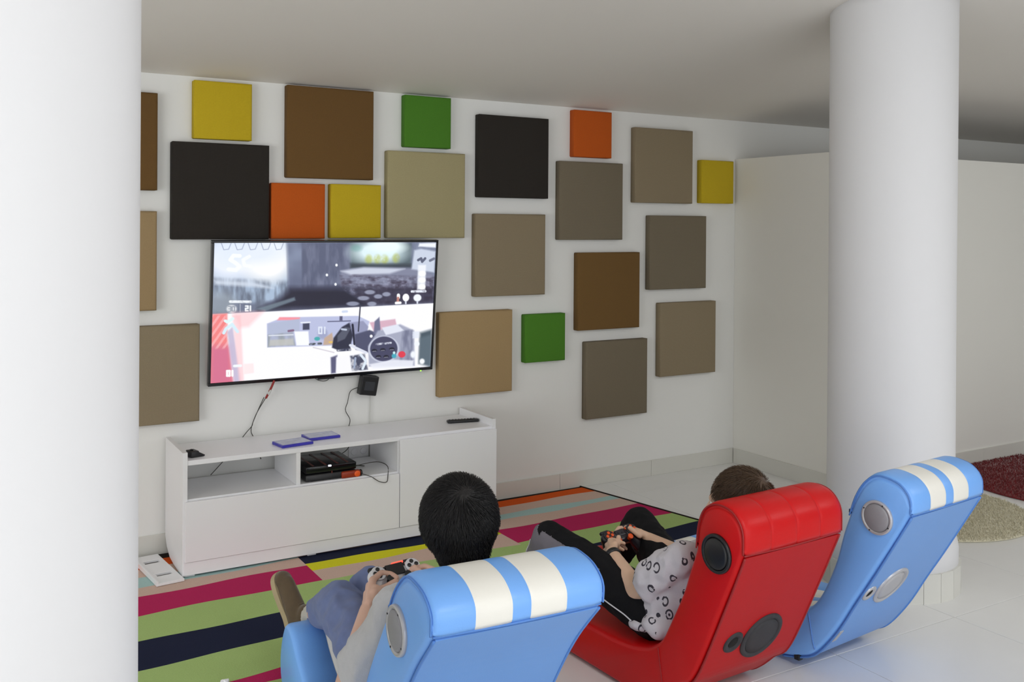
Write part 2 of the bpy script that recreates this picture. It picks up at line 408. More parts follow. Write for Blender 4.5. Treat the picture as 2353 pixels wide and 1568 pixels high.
lathe('end_cap', [(0.017, 0), (0.017, 0.006), (0.012, 0.010)], M_BLACK, r, 20, frame((0.052, 0.003, 0.017), (0, 1, 0), (0, 0, 1), (1, 0, 0)))

def cable(label, P, r=0.0022, m=M_CABLE, cat='cable'):
    o = tube('cable', P, r, m, None, 6, 6); tag(o, label, cat); return o
cable('black charging cable looping out of the compartment over the shelf edge', [(1.917, -0.398, 0.382), (1.955, -0.43, 0.37), (1.993, -0.452, 0.344), (2.032, -0.455, 0.337), (2.046, -0.44, 0.362), (2.051, -0.42, 0.412), (2.027, -0.33, 0.417), (1.926, -0.3, 0.402), (1.926, -0.25, 0.378), (1.965, -0.2, 0.378), (1.993, -0.24, 0.38), (1.888, -0.2, 0.392)])
cable('dark cable hanging behind the cabinet into the compartment with the console', [(1.921, -0.028, 0.55), (1.936, -0.04, 0.5), (1.977, -0.06, 0.462), (1.94, -0.09, 0.432), (1.862, -0.11, 0.412), (1.825, -0.135, 0.402)])
cable('dark cable dropping behind the left compartment toward the left', [(1.406, -0.022, 0.54), (1.344, -0.024, 0.492), (1.285, -0.024, 0.432), (1.227, -0.04, 0.382)])
cable('short dark cable end seen at the right of the left compartment', [(1.447, -0.08, 0.53), (1.466, -0.075, 0.492), (1.48, -0.07, 0.442)], 0.003)
cable('thin dark cable down the wall from the television, left strand', [(1.507, -0.03, 0.76), (1.482, -0.02, 0.7), (1.454, -0.018, 0.635), (1.446, -0.018, 0.61), (1.418, -0.018, 0.58), (1.388, -0.02, 0.545)])
cable('thin dark cable down the wall from the television, right strand', [(1.514, -0.034, 0.755), (1.472, -0.022, 0.68), (1.448, -0.02, 0.62), (1.442, -0.02, 0.58), (1.46, -0.022, 0.542)])
r = empty('plug_cluster', (1.535, -0.04, 0.790)); tag(r, 'red and white cable plugs hanging under the left of the television', 'plug')
tube('red_plug', [(0.018, -0.02, 0.06), (0.004, -0.01, 0.02), (-0.003, 0, 0.0)], 0.006, mat('red_plastic', srgb(150, 40, 36), 0.4), r)
tube('white_plug', [(0.002, -0.012, 0.01), (-0.008, -0.004, -0.015)], 0.0055, M_CABLEW, r)
tube('red_plug', [(-0.010, 0.0, -0.014), (-0.018, 0.008, -0.035)], 0.006, MATS['red_plastic'], r)
r = empty('power_adapter', (2.092, -0.048, 0.785), 0); tag(r, 'black power adapter box hanging below the television', 'adapter')
o = box('housing', (-0.052, -0.025, -0.058), (0.052, 0.022, 0.052), M_BLACK, r, 0.006, 2); o.rotation_euler = (0.06, 0.16, 0.05)
o = box('label_plate', (-0.03, -0.0262, -0.03), (0.03, -0.0252, 0.02), mat('label_grey', srgb(52, 54, 60), 0.4), r, 0); o.rotation_euler = (0.06, 0.16, 0.05)
cable('dark cable curling down the wall from the power adapter', [(2.039, -0.03, 0.77), (1.999, -0.02, 0.75), (1.984, -0.016, 0.69), (1.972, -0.016, 0.645), (1.999, -0.016, 0.59), (1.986, -0.02, 0.542)])
cable('pale grey cable running straight down from the power adapter', [(2.121, -0.012, 0.76), (2.121, -0.012, 0.66), (2.12, -0.012, 0.542)], 0.0028, M_CABLEW)
r = empty('wall_socket', (2.055, -0.001, 0.405)); tag(r, 'white double wall socket seen through the open compartment', 'socket')
box('plate', (-0.06, -0.008, -0.04), (0.06, 0, 0.04), M_WHITEIN, r, 0.002)
for x in (-0.028, 0.028): lathe('outlet', [(0.019, 0), (0.019, 0.003), (0.016, 0.004)], M_WHITE, r, 20, frame((x, -0.008, 0), (1, 0, 0), (0, 0, 1), (0, -1, 0)))

# ------------------------------------------------------------------ television (top leans out from the wall)
TL, TR_, BR_, BL_ = V((1.208, -0.122, 1.599)), V((2.491, -0.122, 1.599)), V((2.491, -0.052, 0.843)), V((1.208, -0.052, 0.843))
tvx = V((1, 0, 0)); dn = ((BL_+BR_)-(TL+TR_)).normalized(); tvz = -dn; tvy = tvz.cross(tvx).normalized()
TW = 1.283; TH = (((BL_+BR_)-(TL+TR_))/2).length
ctr = (TL+TR_+BR_+BL_)/4
root = empty('television', (0, 0, 0)); root.matrix_world = frame(ctr, tvx, tvy, tvz)
tag(root, 'flat wall-mounted television showing a split-screen shooting game above the white cabinet', 'television')
# local: x right, y into wall, z up ; screen face at y = 0
hw, hh = TW/2, TH/2; bz = 0.012
for lo, hi in (((-hw, -0.004, hh-bz), (hw, 0.028, hh)), ((-hw, -0.004, -hh), (hw, 0.028, -hh+bz+0.004)), ((-hw, -0.004, -hh+bz+0.004), (-hw+bz, 0.028, hh-bz)), ((hw-bz, -0.004, -hh+bz+0.004), (hw, 0.028, hh-bz))):
    box('bezel', lo, hi, M_BLACKG, root, 0.002)
box('back_cover', (-hw+0.02, 0.012, -hh+0.02), (hw-0.02, 0.034, hh-0.02), M_BLACK, root, 0.004)
box('wall_mount', (-0.2, 0.034, -0.16), (0.2, 0.052, 0.12), M_BLACK, root, 0.003)
lathe('power_light', [(0.004, 0), (0.004, 0.004), (0.002, 0.006)], mat('led_green', (0.1, 0.8, 0.05, 1), 0.4, emit=(0.25, 1, 0.05, 1), es=3), root, 12, frame((hw-0.075, 0.0, -hh-0.002), (1, 0, 0), (0, 0, 1), (0, -1, 0)))['label'] = 'green standby light'
box('sensor', (-0.05, 0.0, -hh-0.010), (0.045, 0.02, -hh+0.001), M_BLACK, root, 0.003)
tube('hanging_wire', [(-0.07, 0.02, -hh+0.002), (-0.04, 0.01, -hh-0.016), (0.0, 0.01, -hh-0.02), (0.03, 0.015, -hh)], 0.002, M_CABLE, root)

def screen_picture():
    """paint the game picture on a fine vertex grid (flat picture given off by the screen)"""
    nx, ny = 520, 300
    u, v = np.meshgrid(np.linspace(0, 1, nx), np.linspace(0, 1, ny))
    # screen corners in the coordinates the picture was drawn in
    A, B, C_, D = np.array([195., 150.]), np.array([2210., 140.]), np.array([2170., 1300.]), np.array([165., 1415.])
    X = (1-u)*(1-v)*A[0]+u*(1-v)*B[0]+u*v*C_[0]+(1-u)*v*D[0]
    Y = (1-u)*(1-v)*A[1]+u*(1-v)*B[1]+u*v*C_[1]+(1-u)*v*D[1]
    img = np.zeros((ny, nx, 3))
    rng = np.random.RandomState(3)
    def nz(sx, sy, seed):
        r = np.random.RandomState(seed); a = np.zeros_like(X)
        for o in range(3):
            gx, gy = int(2015/sx*(2**o))+3, int(1265/sy*(2**o))+3; g = r.rand(gy, gx)
            fx = (X-160)/sx*(2**o); fy = (Y-120)/sy*(2**o)
            i = np.clip(fx.astype(int), 0, gx-2); j = np.clip(fy.astype(int), 0, gy-2); a1 = fx-i; b1 = fy-j
            a1 = np.clip(a1, 0, 1); b1 = np.clip(b1, 0, 1); a1 = a1*a1*(3-2*a1); b1 = b1*b1*(3-2*b1)
            a += (g[j, i]*(1-a1)*(1-b1)+g[j, i+1]*a1*(1-b1)+g[j+1, i]*(1-a1)*b1+g[j+1, i+1]*a1*b1)/(2**o)
        return a/1.75
    def put(mask, c, a=1.0):
        mk = (np.clip(mask, 0, 1)*a)[..., None]; img[:] = img*(1-mk)+np.array(c)/255.*mk
    def poly(P, soft=6):
        d = np.full_like(X, 1e9); n = len(P); s = 0
        for i in range(n):
            s += P[i][0]*P[(i+1) % n][1]-P[(i+1) % n][0]*P[i][1]
        sg = 1 if s > 0 else -1
        inside = np.zeros_like(X, bool); j = n-1
        for i in range(n):
            xi, yi = P[i]; xj, yj = P[j]
            c = ((yi > Y) != (yj > Y)) & (X < (xj-xi)*(Y-yi)/((yj-yi) if yj != yi else 1e-9)+xi); inside ^= c
            ex, ey = xj-xi, yj-yi; t = np.clip(((X-xi)*ex+(Y-yi)*ey)/(ex*ex+ey*ey+1e-9), 0, 1)
            d = np.minimum(d, np.hypot(X-xi-t*ex, Y-yi-t*ey)); j = i
        return np.clip(0.5+np.where(inside, d, -d)/soft/2, 0, 1)
    def ell(cx, cy, rx, ry, soft=0.12): return np.clip((1-np.hypot((X-cx)/rx, (Y-cy)/ry))/soft+0.5, 0, 1)
    def line(P, wd):
        d = np.full_like(X, 1e9)
        for (x0, y0), (x1, y1) in zip(P[:-1], P[1:]):
            ex, ey = x1-x0, y1-y0; t = np.clip(((X-x0)*ex+(Y-y0)*ey)/(ex*ex+ey*ey+1e-9), 0, 1); d = np.minimum(d, np.hypot(X-x0-t*ex, Y-y0-t*ey))
        return np.clip((wd-d)/4+0.5, 0, 1)
    n1, n2, n3, n4 = nz(220, 220, 1), nz(40, 130, 2), nz(90, 30, 4), nz(26, 26, 5)
    # ---- upper half: grey room
    put(np.ones_like(X), (112, 120, 145)); put(np.clip(n2*1.6-.5, 0, 1), (150, 160, 185), .7)
    put(poly([(190, 140), (800, 140), (820, 640), (560, 700), (190, 640)], 20), (170, 190, 215))
    put(ell(330, 300, 230, 190, .9), (236, 242, 255)); put(ell(640, 300, 210, 200, .7), (255, 255, 255)); put(ell(480, 220, 330, 120, .9), (225, 235, 250), .8)
    put(poly([(190, 470), (810, 500), (830, 760), (190, 800)], 25)*np.clip(n2*2.2-.6, 0, 1), (92, 100, 118), .85)
    put(poly([(190, 480), (520, 500), (690, 560), (200, 520)], 14), (215, 225, 240), .8)
    put(ell(250, 690, 120, 110, .8), (150, 160, 172), .8)
    put(poly([(800, 140), (1380, 140), (1360, 560), (1100, 660), (820, 600)], 16), (86, 92, 118))
    put(poly([(800, 140), (930, 140), (935, 560), (815, 560)], 8)*n1, (170, 185, 212), .9)
    put(poly([(930, 140), (1380, 140), (1370, 520), (950, 560)], 20)*np.clip(n2*1.8-.6, 0, 1), (140, 146, 170), .7)
    put(poly([(830, 560), (1330, 560), (1560, 700), (1500, 740), (560, 760), (700, 690)], 40), (26, 24, 44), .95)
    put(poly([(540, 745), (870, 640), (880, 670), (620, 765)], 8), (120, 138, 150), .8)
    # bright far opening
    put(poly([(1370, 150), (1960, 150), (1960, 360), (1380, 380)], 16), (84, 100, 108))
    put(ell(1640, 230, 250, 110, .8), (225, 245, 250)); put(ell(1720, 180, 170, 60, .8), (240, 255, 255)); put(ell(1430, 195, 50, 30, .9), (80, 150, 140), .35)
    for x, y in ((1545, 300), (1630, 300), (1700, 300), (1810, 290)): put(ell(x, y, 34, 42, .8)*np.clip(n4*2, 0, 1), (180, 190, 84), .65)
    put(poly([(1370, 335), (1960, 340), (1960, 380), (1370, 380)], 14), (48, 56, 66), .8)
    put(poly([(1280, 400), (1500, 370), (2000, 380), (2200, 440), (2200, 560), (1290, 540)], 14), (130, 134, 158)); put(poly([(1285, 405), (1500, 372), (1900, 385), (1750, 430), (1380, 440)], 12), (214, 220, 236), .9)
    gm = poly([(1280, 440), (2200, 460), (2190, 705), (1560, 730), (1300, 560)], 16)
    put(gm*np.clip(n3*2.6-.9, 0, 1), (60, 52, 72), .9); put(gm*np.clip(n4*3-1.4, 0, 1), (168, 170, 196), .5); put(poly([(1400, 560), (2190, 560), (2190, 705), (1500, 730)], 20), (42, 36, 56), .75)
    for x, y, a in ((1500, 655, 55), (1560, 600, 50), (1640, 640, 40), (1400, 705, 60), (1580, 708, 44), (1720, 620, 40)): put(ell(x, y, a, 20, .4), (175, 182, 205), .75)
    # right edge bright wall and icons
    put(poly([(1990, 215), (2060, 200), (2205, 225), (2195, 420), (1965, 390)], 10), (205, 214, 232)); put(poly([(2040, 150), (2210, 145), (2208, 190), (2030, 180)], 8), (244, 248, 255))
    put(line([(2030, 305), (2060, 290), (2070, 320), (2100, 290)], 12), (90, 96, 120)); put(line([(2150, 310), (2190, 292)], 12), (110, 116, 138))
    put(poly([(2030, 350), (2110, 350), (2105, 580), (2022, 580)], 8), (245, 248, 255), .9)
    for y in (430, 490, 552): put(ell(2072, y, 36, 26, .4), (255, 255, 255))
    put(line([(1970, 596), (2108, 594)], 11)*np.clip(n4*2.6-.4, 0, 1), (235, 240, 250))
    put(ell(1912, 652, 33, 36, .2), (255, 255, 255)); put(ell(2028, 655, 40, 34, .3), (245, 250, 255)); put(line([(1838, 630), (1838, 650)], 16), (255, 255, 255)); put(line([(1835, 655), (1832, 690)], 12), (190, 130, 120)); put(line([(1815, 702), (1858, 700)], 12), (255, 255, 255)); put(line([(1912, 690), (1912, 706)], 8), (220, 225, 240)); put(line([(2028, 690), (2028, 704)], 8), (220, 225, 240))
    for x, y in ((1158, 440), (1245, 350), (1238, 526)): put(ell(x, y, 11, 13, .5), (250, 252, 255))
    # wall lettering and scribbles
    put(line([(400, 265), (350, 262), (325, 300), (370, 330), (400, 360), (370, 392), (310, 385)], 17), (250, 252, 255), .9)
    put(line([(480, 270), (430, 300), (440, 350), (490, 360)], 15), (250, 252, 255), .8)
    for k in range(5): put(line([(250+k*110, 150), (270+k*110, 210), (310+k*110, 205), (330+k*110, 150)], 3), (120, 130, 160), .7)
    put(line([(325, 676), (492, 680)], 12)*np.clip(n4*2.8-.3, 0, 1), (240, 245, 250))
    def digits(s, x, y, h, c, wd):
        seg = {'0': [(0, 0, 1, 0), (1, 0, 1, 2), (1, 2, 0, 2), (0, 2, 0, 0)], '1': [(.5, 0, .5, 2)], '2': [(0, 0, 1, 0), (1, 0, 1, 1), (1, 1, 0, 1), (0, 1, 0, 2), (0, 2, 1, 2)],
               '3': [(0, 0, 1, 0), (1, 0, 1, 2), (0, 1, 1, 1), (0, 2, 1, 2)], '6': [(1, 0, 0, 0), (0, 0, 0, 2), (0, 2, 1, 2), (1, 2, 1, 1), (1, 1, 0, 1)], '8': [(0, 0, 1, 0), (1, 0, 1, 2), (0, 1, 1, 1), (0, 2, 1, 2), (0, 0, 0, 2)]}
        for ch in s:
            for (a, b, c2, d) in seg[ch]: put(line([(x+a*h*.45, y+b*h/2), (x+c2*h*.45, y+d*h/2)], wd), c)
            x += h*.72
    put(ell(336, 742, 40, 34, .5), (255, 255, 255), .9); digits('30', 312, 722, 40, (150, 158, 172), 5); digits('21', 452, 718, 42, (244, 248, 252), 7); put(line([(406, 700), (406, 770)], 3), (220, 225, 235), .7)
    # ---- lower half: bright view
    top = [(150, 790), (2200, 705), (2200, 1300), (150, 1430)]
    put(poly(top, 4), (252, 252, 255))
    put(poly([(150, 790), (300, 782), (300, 1000), (350, 1430), (150, 1440)], 10), (244, 132, 132)); put(poly([(160, 1080), (330, 1080), (350, 1430), (150, 1440)], 40), (206, 108, 150), .75)
    put(poly([(160, 800), (290, 800), (320, 1100), (160, 1100)], 10)*(np.sin(X/9+Y/14) > 0.3), (255, 200, 205), .55)
    put(poly([(300, 950), (345, 900), (420, 1420), (360, 1420)], 10), (196, 186, 214), .9); put(poly([(340, 800), (410, 800), (440, 1400), (400, 1410)], 10), (255, 205, 210), .7)
    put(poly([(340, 775), (610, 765), (480, 905), (400, 915)], 20), (255, 190, 195), .55); put(poly([(440, 1245), (520, 1240), (525, 1330), (440, 1340)], 5), (255, 236, 238))
    put(line([(285, 850), (300, 860), (320, 850), (345, 830)], 13), (225, 250, 255)); put(line([(272, 960), (290, 920), (340, 880), (385, 950)], 13), (215, 240, 252)); put(line([(360, 1262), (412, 1260)], 12), (245, 250, 255))
    digits('01', 300, 1305, 46, (255, 255, 255), 9)
    # street scene
    put(poly([(632, 880), (770, 825), (1450, 818), (1560, 870), (1500, 1080), (1240, 1090), (636, 1098)], 5), (188, 194, 226))
    put(poly([(740, 822), (920, 826), (915, 850), (720, 850)], 6), (250, 150, 162)); put(poly([(640, 880), (915, 840), (915, 960), (640, 980)], 5), (180, 188, 214))
    put(poly([(640, 980), (860, 960), (880, 1085), (640, 1095)], 6)*np.clip(n2*1.4, .3, 1), (150, 158, 166)); put(line([(650, 990), (860, 985)], 5), (225, 230, 240)); put(poly([(660, 1030), (860, 1020), (870, 1080), (650, 1085)], 8), (196, 196, 190), .8)
    put(poly([(945, 885), (1005, 880), (1005, 940), (945, 942)], 4), (64, 68, 92)); put(line([(930, 875), (1010, 872)], 6), (236, 240, 250))
    put(poly([(870, 955), (995, 955), (1005, 1085), (890, 1085)], 5), (250, 252, 255)); put(line([(1170, 868), (1380, 864)], 5), (96, 98, 128)); put(poly([(1278, 820), (1305, 820), (1305, 860), (1278, 860)], 4), (84, 84, 116))
    put(ell(1125, 980, 45, 50, .5), (150, 156, 190), .7); digits('01', 1090, 920, 56, (225, 232, 248), 7); put(ell(1075, 1025, 26, 18, .4), (60, 170, 170), .9)
    put(poly([(1140, 1020), (1210, 970), (1230, 1080), (1130, 1085)], 6), (196, 170, 152)); put(line([(1010, 1075), (1110, 1070)], 10)*np.clip(n4*2.5-.5, 0, 1), (70, 76, 84))
    put(line([(820, 950), (860, 945)], 10), (130, 100, 130)); put(ell(1200, 1058, 22, 8, .5), (240, 200, 90), .8)
    # weapon
    put(poly([(1210, 1110), (1225, 1020), (1300, 920), (1370, 880), (1420, 930), (1390, 1060), (1380, 1120), (1260, 1130)], 6), (44, 46, 66)); put(poly([(1260, 1000), (1330, 920), (1385, 930), (1330, 1030), (1260, 1060)], 5), (86, 90, 108)); put(line([(1300, 940), (1340, 945)], 9), (190, 200, 220))
    put(poly([(1370, 880), (1500, 865), (1550, 920), (1530, 1000), (1400, 990)], 6), (150, 154, 186)); put(line([(1400, 900), (1420, 1080)], 10), (32, 32, 52)); put(line([(1470, 735), (1455, 960)], 6), (52, 54, 72))
    put(poly([(1420, 990), (1560, 950), (1640, 980), (1640, 1180), (1430, 1130)], 7), (78, 80, 108)); put(poly([(1560, 880), (1810, 850), (1830, 930), (1600, 960)], 7), (218, 178, 196)); put(poly([(1610, 870), (1655, 830), (1670, 980), (1600, 990)], 6), (110, 112, 142))
    put(poly([(1640, 960), (1860, 900), (2000, 960), (2010, 1290), (1560, 1290), (1550, 1100)], 9), (168, 172, 194)); put(poly([(1680, 930), (1830, 900), (1900, 960), (1720, 1000)], 6), (228, 232, 246)); put(poly([(1880, 960), (1985, 950), (1985, 1250), (1860, 1260)], 9)*np.clip(n2*1.8-.2, 0, 1), (110, 114, 140))
    put(poly([(2060, 980), (2180, 950), (2175, 1300), (2050, 1270)], 16), (74, 88, 100)); put(poly([(2060, 1030), (2175, 1000), (2172, 1300), (2055, 1250)], 14), (96, 112, 124), .8)
    put(ell(1702, 1130, 152, 126, .05), (198, 202, 220)); put(ell(1702, 1128, 134, 116, .05), (84, 86, 116)); put(ell(1702, 1128, 128, 110, .05), (70, 70, 98))
    put(line([(1628, 1085), (1690, 1078)], 9)*np.clip(n4*2.4-.3, 0, 1), (210, 214, 228)); put(line([(1712, 1078), (1770, 1072)], 9)*np.clip(n4*2.4-.3, 0, 1), (210, 214, 228))
    for x, y in ((1610, 1142), (1692, 1136), (1780, 1130), (1650, 1200), (1725, 1200)): put(ell(x, y, 26, 15, .3), (30, 30, 46)); put(line([(x-16, y+8), (x+16, y+6)], 3), (150, 152, 170))
    put(poly([(1200, 1200), (1260, 1180), (1250, 1345), (1205, 1350)], 8), (92, 92, 124)); put(poly([(1250, 1200), (1380, 1180), (1400, 1335), (1250, 1345)], 8), (250, 250, 255)); put(poly([(1380, 1190), (1520, 1170), (1550, 1320), (1400, 1330)], 8)*np.clip(n4*1.8-.1, 0, 1), (72, 76, 98)); put(line([(1480, 1180), (1530, 1240), (1500, 1310)], 12), (224, 236, 248)); put(line([(1430, 1210), (1420, 1300)], 10), (160, 172, 196))
    put(line([(1380, 1090), (1530, 1160)], 12), (224, 228, 242)); put(line([(1265, 1135), (1380, 1130)], 12)*np.clip(n4*2.4-.4, 0, 1), (60, 64, 88)); put(line([(1040, 1105), (1230, 1155)], 5), (206, 200, 210), .8)
    put(poly([(1560, 1270), (1800, 1230), (2000, 1240), (1990, 1300), (1600, 1310)], 8), (238, 240, 250), .9)
    for y in (1000, 1030): put(poly([(1985, y-30), (2050, y-34), (2050, y), (1985, y+4)], 5), (228, 234, 248), .8)
    put(ell(2030, 1085, 26, 24, .4), (244, 248, 255)); put(ell(1880, 1182, 36, 30, .15), (226, 62, 82)); put(ell(1803, 1195, 24, 22, .3), (70, 168, 190)); put(ell(1803, 1166, 13, 13, .3), (200, 236, 240)); put(ell(1992, 1185, 26, 32, .7), (244, 248, 255)); put(ell(2085, 1250, 26, 26, .6), (250, 252, 255)); put(ell(1578, 1008, 14, 14, .3), (252, 252, 255))
    put(line([(1308, 778), (1345, 776)], 11), (190, 205, 235), .7)
    img = np.clip(img, 0, 1); lin = np.where(img <= .04045, img/12.92, ((img+.055)/1.055)**2.4)
    sw, sh = TW-2*bz-0.002, TH-2*bz-0.006
    co = np.stack([-sw/2+u*sw, np.zeros_like(u)+0.001, (hh-bz-0.001)-v*sh], -1).reshape(-1, 3)
    idx = np.arange(nx*ny).reshape(ny, nx)
    q = np.stack([idx[:-1, :-1], idx[1:, :-1], idx[1:, 1:], idx[:-1, 1:]], -1).reshape(-1, 4)
    me = bpy.data.meshes.new('screen'); me.vertices.add(len(co)); me.vertices.foreach_set('co', co.ravel())
    me.loops.add(q.size); me.loops.foreach_set('vertex_index', q.ravel()); me.polygons.add(len(q)); me.polygons.foreach_set('loop_start', np.arange(0, q.size, 4))
    me.update(); me.validate()
    ca = me.color_attributes.new('picture', 'FLOAT_COLOR', 'POINT')
    ca.data.foreach_set('color', np.concatenate([lin.reshape(-1, 3), np.ones((nx*ny, 1))], 1).ravel().astype(np.float32))
    m = bpy.data.materials.new('screen_glow'); m.use_nodes = True; nt = m.node_tree; b = nt.nodes['Principled BSDF']
    at = nt.nodes.new('ShaderNodeVertexColor'); at.layer_name = 'picture'
    b.inputs['Base Color'].default_value = (0.01, 0.01, 0.012, 1); b.inputs['Roughness'].default_value = 0.35
    nt.links.new(at.outputs['Color'], b.inputs['Emission Color']); b.inputs['Emission Strength'].default_value = 1.05
    link('screen', me, m, root)
screen_picture()

# ------------------------------------------------------------------ rocker chairs
M_BLUE = mat('blue_vinyl', srgb(118, 175, 246), 0.40, (300, 0.10, 'noise'), 0.03, 6, spec=0.6)
M_BLUEB = mat('blue_vinyl_back', srgb(108, 158, 224), 0.40, (220, 0.10, 'noise'), 0.03, 6)
M_BLUEP = mat('blue_piping', srgb(84, 134, 208), 0.5)
M_CREAM = mat('cream_vinyl', srgb(236, 234, 226), 0.42, (300, 0.08, 'noise'), 0.02, 6)
M_RED = mat('red_vinyl', srgb(198, 10, 14), 0.40, (260, 0.10, 'noise'), 0.04, 6, spec=0.3)
M_REDB = mat('red_vinyl_back', srgb(178, 16, 21), 0.45, (220, 0.12, 'noise'), 0.05, 6, spec=0.2)
M_REDP = mat('red_piping', srgb(150, 16, 20), 0.45)
M_SILVER = mat('silver_plastic', srgb(186, 186, 190), 0.32, None, 0.02, 5, metal=0.35)
M_GRILLE = mat('grey_grille', srgb(150, 150, 156), 0.45, (900, 0.3, 'noise'), 0.02, 5, metal=0.3)
M_SPKB = mat('speaker_black', srgb(22, 22, 25), 0.35, None, 0.05, 5)
M_SPKD = mat('speaker_dark_grille', srgb(46, 46, 50), 0.6, (900, 0.3, 'noise'), 0.05, 5)
M_HOLE = mat('port_hole', srgb(14, 13, 13), 0.9)

def offset_poly(P, d):
    n = len(P); out = []
    for i in range(n):
        a, b, c = P[i-1], P[i], P[(i+1) % n]
        t = V((c[0]-a[0], c[1]-a[1])); t.normalize(); out.append((b[0]-t[1]*d, b[1]+t[0]*d))
    return out
def resample(P, step, closed=True):
    Q = list(P)+([P[0]] if closed else []); out = []; acc = 0; 
    L = [0]
    for a, b in zip(Q[:-1], Q[1:]): L.append(L[-1]+math.hypot(b[0]-a[0], b[1]-a[1]))
    n = max(8, int(L[-1]/step)); j = 0
    for k in range(n):
        s = L[-1]*k/n
        while L[j+1] < s: j += 1
        t = (s-L[j])/max(1e-9, L[j+1]-L[j]); a, b = Q[j], Q[j+1]; out.append((a[0]+(b[0]-a[0])*t, a[1]+(b[1]-a[1])*t))
    return out
def extrude_profile(P, xs_off, matfun, caps=True):
    """P closed (l,z) polygon, xs_off: [(x, inset)], matfun(xmid, i)->material index"""
    rings = [offset_poly(P, o) for x, o in xs_off]; n = len(P); vs, fs, mi = [], [], []
    for (x, o), r in zip(xs_off, rings):
        vs += [(x, p[0], p[1]) for p in r]
    for k in range(len(rings)-1):
        xm = (xs_off[k][0]+xs_off[k+1][0])/2
        for i in range(n):
            j = (i+1) % n; fs.append((k*n+i, k*n+j, (k+1)*n+j, (k+1)*n+i)); mi.append(matfun(xm, i))
    if caps:
        fs.append(tuple(range(n))[::-1]); mi.append(matfun(-1, 0)); fs.append(tuple((len(rings)-1)*n+i for i in range(n))); mi.append(matfun(-1, 0))
    return vs, fs, mi
BLUE1 = dict(roll=[(-.004, .735), (-.004, .785), (.035, .818), (.093, .832), (.163, .830), (.223, .79), (.268, .74), (.300, .685)],
             front=[(.35, .61), (.406, .530), (.48, .42), (.56, .30), (.66, .215), (.82, .15), (1.05, .14), (1.18, .19), (1.28, .258), (1.36, .262), (1.41, .2), (1.437, .11), (1.42, .03)],
             bottom=[(1.35, .008), (1.1, .003), (.75, .003), (.58, .02), (.45, .09), (.36, .24), (.154, .556)])
RED = dict(roll=[(-.004, .665), (-.002, .735), (.02, .775), (.06, .80), (.12, .803), (.175, .775), (.205, .715), (.215, .632)],
           front=[(.245, .54), (.278, .452), (.345, .32), (.395, .24), (.48, .19), (.62, .165), (.80, .16), (1.0, .15), (1.15, .19), (1.26, .24), (1.34, .235), (1.39, .17), (1.40, .09), (1.37, .02)],
           bottom=[(1.3, .006), (1.05, .003), (.7, .003), (.52, .004), (.42, .02), (.36, .055), (.29, .12), (.216, .19), (.086, .468)])
BLUE3 = dict(roll=[(-.004, .715), (-.002, .765), (.02, .80), (.06, .822), (.13, .828), (.182, .795), (.223, .732), (.250, .655)],
             front=[(.275, .57), (.305, .46), (.36, .33), (.42, .25), (.52, .195), (.66, .165), (.82, .16), (1.0, .17), (1.10, .22), (1.17, .262), (1.25, .268), (1.31, .21), (1.33, .12), (1.30, .03)],
             bottom=[(1.24, .008), (1.0, .004), (.7, .004), (.55, .02), (.46, .045), (.39, .085), (.30, .20), (.221, .334), (.139, .47)])
for D_ in (BLUE1, RED, BLUE3):
    for k_ in D_: D_[k_] = [(a*0.975, b*0.972) for a, b in D_[k_]]
def signed(P): return sum(P[i-1][0]*P[i][1]-P[i][0]*P[i-1][1] for i in range(len(P)))
